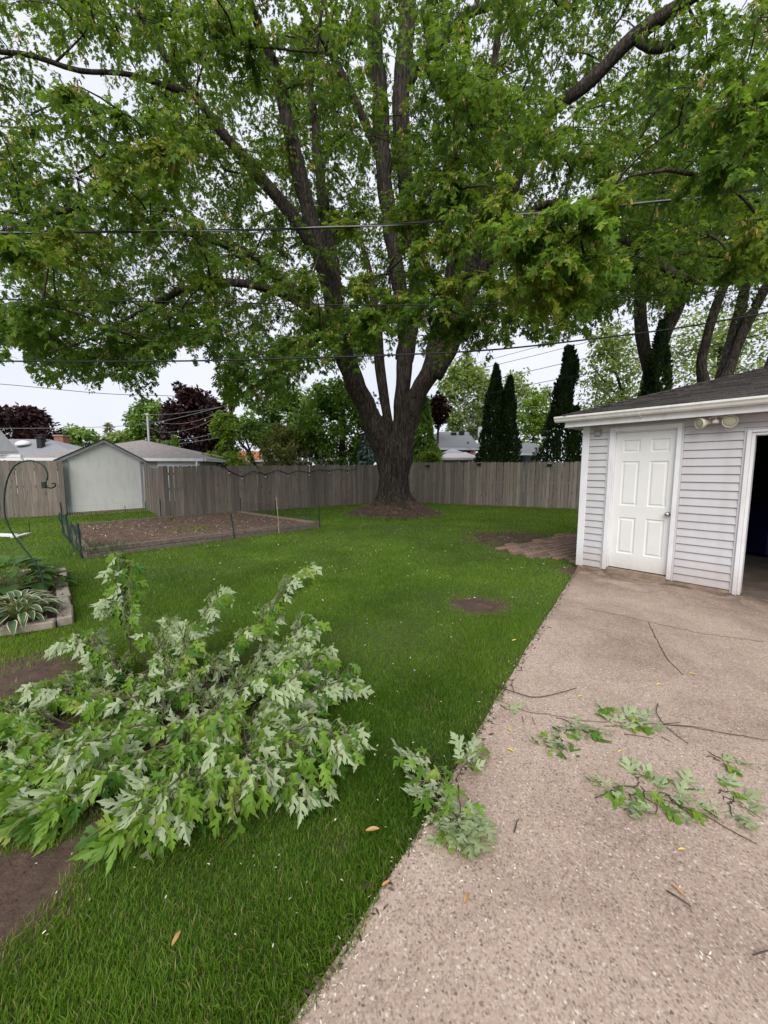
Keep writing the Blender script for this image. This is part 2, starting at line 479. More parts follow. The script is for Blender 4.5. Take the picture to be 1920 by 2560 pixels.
M['yellow_leaf'] = plain('yellow_leaf', (0.62, 0.47, 0.09), 0.6, 0.15, 20)
M['dry_leaf'] = plain('dry_leaf', (0.42, 0.24, 0.1), 0.7, 0.25, 20)
M['litter'] = leaf_mat('pale_litter', (0.42, 0.36, 0.27), (0.78, 0.75, 0.66), None, 0.1)
M['bamboo'] = plain('bamboo_cane', (0.34, 0.26, 0.15), 0.6, 0.2, 12)
M['box_tan'] = plain('tan_box', (0.33, 0.28, 0.27), 0.6, 0.08, 6)
for q_ in ('siding', 'white_trim', 'white_door'): splash(M[q_], 0.42 if q_ != 'white_door' else 0.34, (0.33, 0.26, 0.2))

# ------------------------------------------------------------------ the yard: ground sheet
TREE = (0.36, 13.55)
def mound(x, y):
    r = np.hypot((x - TREE[0]) / 1.12, y - TREE[1])
    return 0.82 * np.clip(1 - r / 1.8, 0, None) ** 1.3
EDGE = np.array([(-3.6, -4.2), (-1.1, -0.4), (-0.24, 0.9), (0.28, 1.65), (0.91, 2.66), (3.16, 6.11)])
def edge_x(y): return np.interp(y, EDGE[:, 1], EDGE[:, 0])
CG = np.array((3.1231, 5.9269)); UG = np.array((0.668, -0.744)); NG = np.array((0.744, 0.668))
PATCH = [(1.09, 4.22, 0.34, 0.30, 1.0), (1.75, 3.78, 0.22, 0.2, 0.7), (2.95, 8.7, 1.25, 1.2, 0.85), (3.1, 7.6, 1.0, 0.9, 1.0), (2.95, 5.75, 0.3, 0.4, 0.9),
         (-1.36, 1.22, 0.30, 0.24, 1.0), (-1.05, 1.5, 0.24, 0.14, 0.8), (-2.75, 2.7, 0.6, 0.42, 0.9), (-1.6, 1.9, 0.75, 0.5, 0.9), (0.30, 2.35, 0.16, 0.14, 0.45), (1.45, 10.9, 0.6, 0.35, 0.45), (-0.22, 1.4, 0.16, 0.12, 0.4)]
def hash_noise(x, y, f, seed=0):
    """smooth 2-D value noise on arrays"""
    x = x * f + seed * 13.7; y = y * f + seed * 5.3
    xi, yi = np.floor(x), np.floor(y); fx, fy = x - xi, y - yi
    fx = fx * fx * (3 - 2 * fx); fy = fy * fy * (3 - 2 * fy)
    def h(a, b):
        v = np.sin(a * 127.1 + b * 311.7) * 43758.5453
        return v - np.floor(v)
    return (h(xi, yi) * (1 - fx) + h(xi + 1, yi) * fx) * (1 - fy) + (h(xi, yi + 1) * (1 - fx) + h(xi + 1, yi + 1) * fx) * fy
def bare(x, y):
    b = np.zeros_like(x)
    for cx, cy, rx, ry, a in PATCH:
        d = np.hypot((x - cx) / rx, (y - cy) / ry)
        b = np.maximum(b, a * np.clip(1.55 - d, 0, 1))
    r = np.hypot((x - TREE[0]) / 1.12, y - TREE[1])
    b = np.maximum(b, np.clip((1.75 - r) / 0.35, 0, 1))
    nz = hash_noise(x, y, 5) * 0.45 + hash_noise(x, y, 13, 3) * 0.35 + hash_noise(x, y, 31, 4) * 0.2
    return np.clip(b * 1.75 - nz * 1.15, 0, 1)
gx = np.concatenate([[-400, -200, -90, -45, -25, -18], np.arange(-15, 12.01, 0.09), [14, 18, 25, 45, 90, 200, 400]])
gy = np.concatenate([[-300, -120, -40, -12, -4], np.arange(-1, 20.01, 0.09), [22, 26, 32, 45, 80, 160, 300, 500]])
X, Y = np.meshgrid(gx, gy)
Z = mound(X, Y) + 0.012 * (hash_noise(X, Y, 1.7) - 0.5) * (np.abs(X) < 15)
nx, ny = len(gx), len(gy)
ii = np.arange(nx * ny).reshape(ny, nx)
Q = np.stack([ii[:-1, :-1], ii[:-1, 1:], ii[1:, 1:], ii[1:, :-1]], -1).reshape(-1, 4)
lawn = link('lawn', mesh_np('lawn', np.stack([X, Y, Z], -1), Q, M['lawn'], True, bare(X, Y), 4), kind='structure')

# ------------------------------------------------------------------ concrete drive
ey = np.concatenate([np.arange(-4.2, 6.11, 0.12), [6.11]])
left = [(float(edge_x(y)) + 0.012 * (mnoise.noise((y * 5, 0.3, 0)) + mnoise.noise((y * 17, 3.3, 0))), float(y)) for y in ey]
def gpt(s, off): return CG + s * UG + off * NG
right = [tuple(gpt(-0.03, 0.02)), tuple(gpt(7.5, 0.02)), tuple(gpt(12, -3)), (9, -6), (-2, -6)]
poly = left + right
b = MB(); b.prism([(x, y, -0.1) for x, y in poly], (0, 0, 0.118))
drive = b.build('driveway', M['concrete'], kind='structure')
def crack(px, w=0.004, seed=0):
    b = MB(); pts = []
    for (x0, y0), (x1, y1) in zip(px[:-1], px[1:]):
        n = max(3, int(math.hypot(x1 - x0, y1 - y0) / 0.04))
        for i in range(n):
            t = i / n
            j = 0.018 * mnoise.noise((x0 + t * 3 + seed, y0 * 2 + t * 9, seed))
            pts.append((x0 + (x1 - x0) * t + j, y0 + (y1 - y0) * t + j))
    vs, fs = [], []
    for i, (x, y) in enumerate(pts):
        q = pts[min(i + 1, len(pts) - 1)]; p0 = pts[max(i - 1, 0)]
        d = Vector((q[0] - p0[0], q[1] - p0[1])).normalized(); ww = w * (0.6 + 0.6 * abs(mnoise.noise((x * 8, y * 8, 2))))
        vs += [(x - d.y * ww, y + d.x * ww, 0.0225), (x + d.y * ww, y - d.x * ww, 0.0225)]
        if i: fs.append((2 * i - 2, 2 * i - 1, 2 * i + 1, 2 * i))
    b.add(vs, fs); return b.build('crack', M['crack'], drive)
crack([(2.202, 4.101), (2.499, 3.871), (2.641, 3.713), (2.373, 3.168), (2.254, 2.904), (2.206, 2.668)], 0.0042)
crack([(2.641, 3.713), (2.969, 3.432), (3.401, 3.253)], 0.004, 3)
crack([(0.603, 2.48), (0.921, 2.244), (1.249, 2.162), (1.75, 2.129), (2.161, 1.997)], 0.003, 5)
crack([(1.281, 1.609), (1.415, 1.509), (1.518, 1.355)], 0.003, 8)

# ------------------------------------------------------------------ garage
def g3(s, off, z): return Vector((CG[0] + s * UG[0] + off * NG[0], CG[1] + s * UG[1] + off * NG[1], z))
U3, N3, Z3 = Vector((UG[0], UG[1], 0)), Vector((NG[0], NG[1], 0)), Vector((0, 0, 1))
garage = thing('garage', 'low lilac-grey vinyl sided garage with white door and dark open bay beside the drive', 'garage', g3(0, 0, 0))
def gbox(b, s0, s1, o0, o1, z0, z1):
    return b.box(g3((s0 + s1) / 2, (o0 + o1) / 2, (z0 + z1) / 2), U3 * abs(s1 - s0) / 2, N3 * abs(o1 - o0) / 2, Z3 * (z1 - z0) / 2)
def gpart(name, boxes, m, parent=garage, bevel=0, label=None):
    b = MB()
    for q in boxes: gbox(b, *q)
    return b.build(name, m, parent, bevel=bevel, label=label)
SE = 6.6                                                    # the far end of the front wall, outside the frame
WD = 6.2
gpart('doorstep', [(0.345, 1.08, -0.045, 0.098, 0.004, 0.098)], M['foundation'], bevel=0.006)
gpart('footing', [(-0.08, 1.75, -0.012, 0.10, -0.05, 0.058)], M['foundation'], bevel=0.006)
gpart('footing', [(4.7, SE, -0.012, 0.1, -0.05, 0.058)], M['foundation'], bevel=0.006)
gpart('wall', [(-0.09, 0.345, 0.003, 0.1, 0.06, 2.3), (1.083, 1.80, 0.003, 0.1, 0.06, 2.3), (0.345, 1.083, 0.003, 0.1, 2.10, 2.3), (1.80, 4.60, 0.003, 0.1, 1.96, 2.3),
               (4.60, SE, 0.003, 0.1, 0.06, 2.3), (-0.09, 0.01, 0.103, WD, -0.05, 2.3), (SE - 0.1, SE, 0.103, WD, -0.05, 2.3), (0.013, SE - 0.103, WD - 0.1, WD, -0.05, 2.3)], M['siding'])
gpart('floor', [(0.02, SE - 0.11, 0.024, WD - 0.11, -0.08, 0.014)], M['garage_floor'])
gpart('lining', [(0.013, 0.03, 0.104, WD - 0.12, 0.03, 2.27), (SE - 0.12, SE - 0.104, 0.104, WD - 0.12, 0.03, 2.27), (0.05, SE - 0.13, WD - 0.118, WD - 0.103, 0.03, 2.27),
                 (0.04, SE - 0.13, 0.11, WD - 0.13, 2.2, 2.22), (0.04, 1.7, 0.104, 0.118, 0.1, 2.18)], M['inside_shade'])
RP = 0.1016; Z0 = 0.0628
def siding(s0, s1):
    b = MB(); L = s1 - s0
    prof = [(0, 0.004), (-0.0185, 0.0045), (-0.021, 0.0085), (-0.005, RP - 0.0035), (0, RP - 0.0035)]
    b.prism([N3 * o + Z3 * z for o, z in prof], U3 * L)
    me = bpy.data.meshes.new('siding_board'); me.from_pydata([tuple(v) for v in b.v], [], b.f); me.update()
    import bmesh
    bm = bmesh.new(); bm.from_mesh(me); bmesh.ops.recalc_face_normals(bm, faces=bm.faces); bm.to_mesh(me); bm.free()
    me.materials.append(M['siding']); return me
def course(me, s0, i, zs=1.0, z=None):
    o = link('siding_board', me, garage)
    o.location = g3(s0, 0, Z0 + i * RP if z is None else z) - garage.location
    o.scale = (1, 1, zs)
m1, m2, m3 = siding(0.002, 0.252), siding(1.158, 1.7246), siding(1.158, 4.72)
for i in range(21): course(m1, 0.002, i)
for i in range(19): course(m2, 1.158, i)
course(m2, 1.158, 19)
course(siding(1.7256, 4.72), 1.7256, 0, 0.62, 2.0335)
course(m3, 1.158, 20)
m4 = siding(4.74, SE)
for i in range(21): course(m4, 4.74, i)
gpart('corner_trim', [(-0.103, -0.001, -0.022, 0.002, 0.05, 2.2), (-0.103, -0.092, 0.004, 0.10, 0.05, 2.2)], M['white_trim'], bevel=0.004)
gpart('channel', [(0.254, 0.279, -0.019, 0.002, 0.055, 2.165), (1.131, 1.156, -0.019, 0.002, 0.055, 2.165), (0.2795, 1.1305, -0.019, 0.002, 2.147, 2.17),
                  (1.7265, 1.75, -0.02, 0.002, 0.03, 2.03), (1.7505, 4.7, -0.02, 0.002, 2.009, 2.032)], M['siding'])
# door, its frame, knob
gpart('door_frame', [(0.280, 0.337, -0.034, 0.002, 0.06, 2.145), (1.081, 1.130, -0.034, 0.002, 0.068, 2.145), (0.3375, 1.0805, -0.034, 0.002, 2.088, 2.145),
                     (0.337, 0.3525, -0.012, 0.098, 0.1, 2.086), (1.0715, 1.081, -0.012, 0.098, 0.1, 2.086), (0.353, 1.071, -0.012, 0.098, 2.0745, 2.087)], M['white_trim'], bevel=0.0025)
sx = [0.354, 0.447, 0.664, 0.786, 1.004, 1.0705]; zx = [0.113, 0.331, 0.86, 1.033, 1.665, 1.787, 1.965, 2.073]
b = MB(); DO = 0.022
for i in range(5):
    for j in range(7):
        s0, s1, z0, z1 = sx[i], sx[i + 1], zx[j], zx[j + 1]
        if i in (1, 3) and j in (1, 3, 5):
            rings = [(0, 0), (0.010, 0.010), (0.024, 0.011), (0.040, 0.002)]
            prev = None
            for ins, dep in rings:
                r = [g3(s0 + ins, DO + dep, z0 + ins), g3(s1 - ins, DO + dep, z0 + ins), g3(s1 - ins, DO + dep, z1 - ins), g3(s0 + ins, DO + dep, z1 - ins)]
                if prev:
                    for q in range(4): b.add([prev[q], prev[(q + 1) % 4], r[(q + 1) % 4], r[q]], [(0, 1, 2, 3)])
                prev = r
            b.add(prev, [(0, 1, 2, 3)])
        else:
            b.add([g3(s0, DO, z0), g3(s1, DO, z0), g3(s1, DO, z1), g3(s0, DO, z1)], [(0, 1, 2, 3)])
gbox(b, 0.354, 1.0705, DO + 0.014, DO + 0.05, 0.113, 2.073)
for q in ((0.354, 0.113, 0.354, 2.073), (1.0705, 0.113, 1.0705, 2.073), (0.354, 0.113, 1.0705, 0.113)):
    b.add([g3(q[0], DO, q[1]), g3(q[2], DO, q[3]), g3(q[2], DO + 0.014, q[3]), g3(q[0], DO + 0.014, q[1])], [(0, 1, 2, 3)])
door = b.build('door', M['white_door'], garage, recalc=False)
b = MB(); b.lathe(g3(1.035, DO - 0.001, 0.948), -N3, [(0.031, 0), (0.031, 0.006), (0.014, 0.01), (0.012, 0.03), (0.022, 0.036), (0.028, 0.046), (0.028, 0.058), (0.022, 0.066), (0.008, 0.068)], 20)
b.build('knob', M['metal'], door, True)
# bay opening
gpart('bay_frame', [(1.7515, 1.792, -0.036, 0.002, 0.022, 2.007), (1.793, 1.824, -0.014, 0.16, 0.022, 1.975), (1.7925, 4.62, -0.036, 0.002, 1.978, 2.007), (1.8245, 4.6, -0.014, 0.16, 1.945, 1.976), (4.6, 4.7, -0.03, 0.16, 0.022, 2.0)], M['white_trim'], bevel=0.003)
# eaves
gpart('soffit', [(-0.25, SE + 0.2, -0.234, 0.0, 2.203, 2.212), (-0.25, -0.105, 0.002, WD, 2.203, 2.212)], M['white_trim'])
gpart('fascia', [(-0.262, SE + 0.2, -0.26, -0.236, 2.182, 2.30), (-0.275, -0.2635, -0.26, WD, 2.182, 2.30)], M['white_trim'])
gut = [(-0.263, 2.345), (-0.263, 2.262), (-0.325, 2.258), (-0.345, 2.275), (-0.357, 2.3), (-0.375, 2.318), (-0.377, 2.342), (-0.366, 2.342), (-0.362, 2.322), (-0.35, 2.31), (-0.335, 2.28), (-0.32, 2.267), (-0.272, 2.27), (-0.27, 2.345)]
b = MB(); b.prism([g3(-0.40, o, z) for o, z in gut], U3 * (SE + 0.6)); gutter = b.build('gutter', M['white_gutter'], garage)
b = MB(); b.prism([g3(-0.402, o, z) for o, z in gut[:7]], U3 * 0.012)
b.prism([g3(0.69, o - 0.003 * (o < -0.3), z - 0.003 * (z < 2.27)) for o, z in gut[1:7]] , U3 * 0.03); b.build('gutter_joint', M['white_gutter'], gutter)
gpart('gutter_bracket', [(0.715, 0.735, -0.30, -0.262, 2.235, 2.257)], M['white_gutter'])
# roof: four hip slopes, shingles on the front one
SL = 0.333; E0, EO, EZ = -0.29, -0.31, 2.352
W2 = (WD + 0.6) / 2
def roofz(o): return EZ + (o - EO) * SL
c0, c1 = g3(E0, EO, EZ - 0.012), g3(SE + 0.3, EO, EZ - 0.012)
c2, c3 = g3(SE + 0.3, WD + 0.3, EZ - 0.012), g3(E0, WD + 0.3, EZ - 0.012)
r0, r1 = g3(E0 + W2, EO + W2, EZ + W2 * SL - 0.012), g3(SE + 0.3 - W2, EO + W2, EZ + W2 * SL - 0.012)
b = MB(); b.add([c0, c1, c2, c3, r0, r1], [(0, 1, 5, 4), (1, 2, 5), (2, 3, 4, 5), (3, 0, 4)])
b.add([c0 - Z3 * 0.02, c1 - Z3 * 0.02, c2 - Z3 * 0.02, c3 - Z3 * 0.02], [(3, 2, 1, 0)])
roof = b.build('roof', M['shingle'], garage, recalc=False)
TW, TE = 0.305, 0.128
shingles = []
for kx in range(27):
    o0 = EO + kx * TE - 0.012
    smin = E0 + max(0, kx * TE); smax = SE + 0.3 - kx * TE
    s = smin - ((kx % 2) * 0.5 + 0.23 * (kx % 3)) * TW
    while s < smax:
        a0, a1 = max(s + 0.002, smin), min(s + TW - 0.002, smax)
        if a1 - a0 > 0.03: shingles.append((a0, a1, o0, s))
        s += TW
def shingle_verts(a0, a1, o0, q):
    lift = 0.022 + 0.006 * mnoise.noise((q * 3, o0 * 7, 0)); l2 = TE + 0.02
    jit = 0.005 * mnoise.noise((q * 9, o0 * 9, 4))
    f, bk = o0 + jit, o0 + l2
    top = [(a0, f, roofz(f) + lift), (a1, f, roofz(f) + lift), (a1, bk, roofz(bk) + 0.002), (a0, bk, roofz(bk) + 0.002)]
    bot = [(a0, f, roofz(f) - 0.004), (a1, f, roofz(f) - 0.004), (a1, bk, roofz(bk) - 0.006), (a0, bk, roofz(bk) - 0.006)]
    return [g3(*t) for t in top + bot]
SF = [(0, 1, 2, 3), (7, 6, 5, 4), (0, 4, 5, 1), (1, 5, 6, 2), (2, 6, 7, 3), (3, 7, 4, 0)]
near = sorted(shingles, key=lambda q: (q[0] > 2.9, q[0] * 0.8 + q[2] * 0.5))
for q in near[:290]:
    b = MB(); b.add(shingle_verts(*q), SF); b.build('shingle', M['shingle'], roof, recalc=False)
b = MB()
for q in near[290:]: b.add(shingle_verts(*q), SF)
b.build('shingles_further_up', M['shingle'], roof, kind='stuff', recalc=False)
hd = (U3 + N3).normalized(); hp = (U3 - N3).normalized(); hz = SL / math.sqrt(2)
for i in range(34):
    t0, t1 = i * 0.135 - 0.02, i * 0.135 + 0.15
    a, c = c0 + hd * t0 + Z3 * (t0 * hz + 0.034), c0 + hd * t1 + Z3 * (t1 * hz + 0.024)
    w = 0.11; dz = Z3 * (w * hz)
    b = MB(); th = Z3 * 0.012
    b.add([a + hp * w - dz, a, a - hp * w - dz, c + hp * w - dz, c, c - hp * w - dz] + [v - th for v in (a + hp * w - dz, a, a - hp * w - dz)], [(0, 3, 4, 1), (1, 4, 5, 2), (0, 1, 7, 6), (1, 2, 8, 7)])
    b.build('hip_shingle', M['shingle'], roof, recalc=False)
# flood light under the eave
fl = thing('flood_light', 'cream twin-head flood light with motion sensor under the garage eave', 'flood light', g3(1.49, -0.05, 2.2))
b = MB(); gbox(b, 1.43, 1.56, -0.17, -0.04, 2.183, 2.2); b.build('mount', M['lamp_cream'], fl, bevel=0.004)
def lamp(s, o, z, aim, r):
    aim = Vector(aim).normalized(); p = g3(s, o, z)
    b = MB(); b.lathe(p - aim * 0.12, aim, [(0.022, -0.02), (0.028, 0.0), (0.03, 0.04), (r * 0.72, 0.075), (r * 0.98, 0.115), (r, 0.13), (r * 0.97, 0.140), (r * 0.9, 0.141), (r * 0.88, 0.132)], 22)
    h = b.build('lamp_head', M['lamp_cream'], fl, True)
    b = MB(); b.lathe(p - aim * 0.12, aim, [(r * 0.87, 0.1325), (r * 0.7, 0.138), (r * 0.4, 0.142), (0.004, 0.144)], 22); b.build('lens', M['lamp_lens'], h, True)
    b = MB(); b.tube([p - aim * 0.13, g3(s * 0.5 + 0.745, o * 0.6 - 0.04, 2.165), g3(1.49, -0.1, 2.188)], [0.013, 0.012, 0.014], 8); b.build('arm', M['lamp_cream'], fl, True)
lamp(1.335, -0.19, 2.108, -N3 * 0.75 - U3 * 0.62 - Z3 * 0.18, 0.066)
lamp(1.605, -0.17, 2.112, -N3 * 0.97 + U3 * 0.1 - Z3 * 0.3, 0.074)
b = MB(); b.lathe(g3(1.472, -0.15, 2.1), Z3, [(0.026, 0), (0.033, 0.008), (0.033, 0.036), (0.024, 0.04), (0.012, 0.044), (0.012, 0.09)], 16); b.build('sensor', M['white_trim'], fl, True)
vb = thing('wall_box', 'small pale hooded outlet box high on the siding by the corner', 'outlet box', g3(0.116, -0.015, 2.09))
b = MB(); gbox(b, 0.075, 0.158, -0.04, -0.0145, 2.043, 2.118); b.build('body', M['box_tan'], vb, bevel=0.004)
b = MB(); gbox(b, 0.064, 0.168, -0.06, -0.0145, 2.1195, 2.148); b.build('hood', M['box_tan'], vb, bevel=0.005)
b = MB(); gbox(b, 0.09, 0.143, -0.044, -0.0405, 2.066, 2.094); b.build('cover', M['shed_trim'], vb)
# bin in the bay
bp = Vector((6.914, 6.85, 0.0))
wb = thing('wheelie_bin', 'dark blue wheeled bin standing in the shadow of the open garage bay', 'bin', bp)
def bx2(c, hx, hy, z0, z1, taper=1.0):
    vs = [(c.x + sx * hx * (taper if z == z1 else 1), c.y + sy * hy * (taper if z == z1 else 1), z) for z in (z0, z1) for sx, sy in ((-1, -1), (1, -1), (1, 1), (-1, 1))]
    return vs, [(3, 2, 1, 0), (4, 5, 6, 7), (0, 1, 5, 4), (1, 2, 6, 5), (2, 3, 7, 6), (3, 0, 4, 7)]
b = MB(); b.add(*bx2(bp, 0.24, 0.24, 0.07, 0.98, 1.2)); b.build('body', M['blue_bin'], wb, bevel=0.02)
b = MB(); b.add(*bx2(bp, 0.31, 0.32, 0.982, 1.04, 0.92)); b.build('lid', M['blue_bin'], wb, bevel=0.015)
for sx in (-1, 1):
    b = MB(); b.lathe(bp + Vector((sx * 0.27 - 0.02, 0.2, 0.114)), (1, 0, 0), [(0.1, 0), (0.1, 0.05)], 16); b.build('wheel', M['black_metal'], wb)

# ------------------------------------------------------------------ paving beside the garage
paving = MB()
pv = thing('paving', 'sunken patch of worn red-brown pavers in the mud beside the garage corner', 'paving', (3.4, 7.6, 0))
px_poly = [(2.289, 7.582), (2.307, 7.232), (2.486, 6.915), (2.629, 6.623), (3.031, 6.506), (3.197, 6.22), (3.922, 6.87), (5.332, 9.399), (4.534, 9.382), (3.813, 8.843), (3.08, 8.12), (2.619, 7.885)]
def inside(x, y, poly):
    c = False; j = len(poly) - 1
    for i in range(len(poly)):
        if (poly[i][1] > y) != (poly[j][1] > y) and x < (poly[j][0] - poly[i][0]) * (y - poly[i][1]) / (poly[j][1] - poly[i][1]) + poly[i][0]: c = not c
        j = i
    return c
pd = Vector((0.83, 0.55, 0)).normalized(); pq = Vector((-pd.y, pd.x, 0))
for r in range(-14, 20):
    for c in range(-12, 14):
        ctr = Vector((3.2, 7.3, 0)) + pd * ((c + 0.5 * (r % 2)) * 0.305) + pq * (r * 0.16)
        ctr.x += 0.012 * mnoise.noise((c * 3.1, r * 2.7, 1)); ctr.y += 0.012 * mnoise.noise((c * 2.1, r * 3.7, 5))
        q = Vector((ctr.x - CG[0], ctr.y - CG[1]))
        if not inside(ctr.x, ctr.y, px_poly) or q.dot(UG) > -0.2: continue
        tx, ty = 0.03 * mnoise.noise((c * 1.7, r * 1.3, 9)), 0.03 * mnoise.noise((c * 1.1, r * 1.9, 2))
        b = MB(); b.box(ctr + Z3 * (-0.004 + 0.012 * mnoise.noise((c * 3.9, r * 2.7, 3))), (pd + Z3 * tx) * 0.137, (pq + Z3 * ty) * 0.060, Z3 * 0.036)
        b.build('paver', M['paver'], pv, bevel=0.008)

# ------------------------------------------------------------------ fences
def picket_mesh(i, m):
    w, t = 0.069, 0.009
    rr = random.Random(i)
    cut = 0.03 + 0.012 * rr.random()
    xs = [-w, w]
    b = MB()
    bow = 0.008 * (rr.random() - 0.5)
    lv = [0, 0.35, 0.7, 1 - cut / 1.8]
    fr = [(-w + bow * math.sin(3 * z), 0, z) for z in lv] + [(-w + 0.03, 0, 1), (w - 0.03, 0, 1)] + [(w + bow * math.sin(3 * z), 0, z) for z in lv[::-1]]
    b.prism([(x, -t, z) for x, y, z in fr], (0, 2 * t, 0))
    me = bpy.data.meshes.new('picket'); me.from_pydata(b.v, [], b.f); me.update()
    import bmesh
    bm = bmesh.new(); bm.from_mesh(me); bmesh.ops.recalc_face_normals(bm, faces=bm.faces); bm.to_mesh(me); bm.free()
    me.materials.append(m); return me
def fence(name, label, A, B, hA, hB, m, pm, w=0.143, dip=None, seed=0, posts=2.4):
    A, B = Vector((A[0], A[1], 0)), Vector((B[0], B[1], 0))
    L = (B - A).length; d = (B - A) / L; nb = Vector((-d.y, d.x, 0))
    if nb.y < 0: nb = -nb
    root = thing(name, label, 'fence', A)
    rz = math.atan2(d.y, d.x); n = int(L / w); rr = random.Random(seed)
    for i in range(n):
        t = (i + 0.5) / n; h = hA + (hB - hA) * t
        if dip: h = dip(t)
        o = link('picket', rr.choice(pm), root)
        o.location = d * (L * t) + nb * (0.004 * rr.uniform(-1, 1)) + Vector((0, 0, 0.015))
        o.rotation_euler = (rr.uniform(-0.006, 0.006), rr.uniform(-0.006, 0.006), rz + rr.uniform(-0.03, 0.03))
        o.scale = (L / n / w * rr.uniform(0.96, 1.0), 1, h - 0.015 + rr.uniform(-0.012, 0.012))
    hm = min(hA, hB) if not dip else min(dip(0), dip(1), dip(0.5))
    for z in (0.3, hm * 0.55, hm - 0.25):
        b = MB(); b.box(A + d * L / 2 + nb * 0.034 + Vector((0, 0, z)), d * L / 2, nb * 0.019, Vector((0, 0, 0.042))); b.build('rail', m, root)
    k = max(2, int(L / posts) + 1)
    for i in range(k):
        b = MB(); b.box(A + d * (L * (i + 0.02) / (k - 0.96)) + nb * 0.099 + Vector((0, 0, hm / 2 - 0.1)), d * 0.045, nb * 0.045, Vector((0, 0, hm / 2 + 0.05))); b.build('post', m, root)
    return root
pmA = [picket_mesh(i, M['fence']) for i in range(6)]
pmB = [picket_mesh(i + 20, M['fence_grey']) for i in range(6)]
FA, FB = (-7.22, 12.38), (0.15, 19.22)
F2 = (9.95, 15.02)
fence('wooden_fence', 'brown weathered picket fence strung with bulbs running from the shed to behind the maple', FA, FB, 1.67, 1.86, M['fence'], pmA, 0.142, seed=1)
fence('wooden_fence', 'grey weathered picket fence between the maple and the garage with black cap lights', (0.2, 19.47), F2, 1.97, 1.95, M['fence_grey'], pmB, 0.145, seed=2)
fence('wooden_fence', 'short brown return of picket fence with a dipped top at the white shed corner', (-9.33, 15.05), (-7.27, 12.44), 1.9, 1.7, M['fence'], pmA, 0.14, dip=lambda t: 1.97 - 0.38 * math.sin(min(1, t * 1.25) * math.pi / 2) + 0.02 * t, seed=3)
fence('wooden_fence', 'dark weathered picket fence behind the shepherd hook, left of the white shed', (-15.2, 9.7), (-10.78, 13.0), 1.8, 1.83, M['fence'], pmA, 0.142, seed=4)

# ------------------------------------------------------------------ raised vegetable bed
bed = thing('vegetable_bed', 'raised vegetable bed of dark stacked timbers filled with bare brown soil', 'garden bed', (-5.1, 6.48, 0))
bFL, bFR, bBL, bBR = (Vector((*q, 0)) for q in ((-5.12, 6.5), (-1.76, 10.25), (-7.95, 9.45), (-4.95, 13.1)))
def timber(a, c, z0, z1, w, m, inset=0):
    d = (c - a).normalized(); q = Vector((-d.y, d.x, 0))
    b = MB(); b.box((a + c) / 2 + Z3 * (z0 + z1) / 2 + q * inset, d * ((c - a).length / 2), q * w / 2, Z3 * (z1 - z0) / 2)
    return b.build('timber', m, bed, bevel=0.008)
def lerp(a, c, t): return a + (c - a) * t
for z0, z1, sp in ((0.0, 0.088, 0.47), (0.092, 0.182, 0.58)):
    timber(bFL, lerp(bFL, bFR, sp), z0, z1, 0.09, M['timber']); timber(lerp(bFL, bFR, sp + 0.002), bFR, z0, z1, 0.092, M['timber'], 0.003)
timber(bBL, lerp(bBL, bBR, 0.55), 0.0, 0.17, 0.1, M['timber']); timber(lerp(bBL, bBR, 0.553), bBR, 0.0, 0.165, 0.1, M['timber'])
q = (bFR - bFL).normalized()
timber(bFR - q * 0.05 + (bBR - bFR).normalized() * 0.05, bBR - q * 0.05 - (bBR - bFR).normalized() * 0.06, 0.0, 0.172, 0.1, M['timber_pale'])
timber(bFL + q * 0.05 + (bBL - bFL).normalized() * 0.05, bBL + q * 0.05 - (bBL - bFL).normalized() * 0.06, 0.0, 0.165, 0.1, M['timber_pale'])
NU, NV = 90, 70
gv = []
for j in range(NV + 1):
    for i in range(NU + 1):
        p = lerp(lerp(bFL, bFR, 0.012 + 0.976 * i / NU), lerp(bBL, bBR, 0.012 + 0.976 * i / NU), 0.012 + 0.976 * j / NV)
        z = 0.125 + 0.022 * mnoise.noise(p * 1.3) + 0.028 * mnoise.noise(p * 5) + 0.022 * mnoise.noise(p * 13) + 0.012 * mnoise.noise(p * 31)
        gv.append((p.x, p.y, z))
ii = np.arange((NU + 1) * (NV + 1)).reshape(NV + 1, NU + 1)
Q = np.stack([ii[:-1, :-1], ii[:-1, 1:], ii[1:, 1:], ii[1:, :-1]], -1).reshape(-1, 4)
so = link('soil', mesh_np('soil', np.array(gv) - np.array(bed.location), Q, M['soil'], False, None, 4), bed)
# green stakes and netting round the bed
net = thing('garden_netting', 'low green netting on thin steel stakes round the vegetable bed', 'netting fence', tuple(bFR))
def stake(p, h, lean=(0, 0), r=0.013):
    b = MB(); b.box(Vector((p[0] + lean[0] / 2, p[1] + lean[1] / 2, h / 2)), Vector((r, 0, 0)), Vector((0, r * 0.8, 0)), Vector((lean[0] / 2, lean[1] / 2, h / 2)))
    b.build('stake', M['green_post'], net)
for px_, h, ln in (((-1.72, 10.27), 0.62, (-0.04, 0)), ((-3.31, 8.43), 0.58, (-0.07, 0.02)), ([-5.168, 6.474], 0.62, (-0.03, 0)), ([-7.087, 12.161], 0.62, (0, 0)),
                   ((-4.93, 13.15), 0.6, (0.02, 0)), ([-3.493, 12.37], 0.6, (0, 0)), ((-8.0, 9.5), 0.72, (-0.05, 0.05)), ((-6.6, 8.0), 0.6, (-0.06, 0))):
    stake(px_, h, ln)
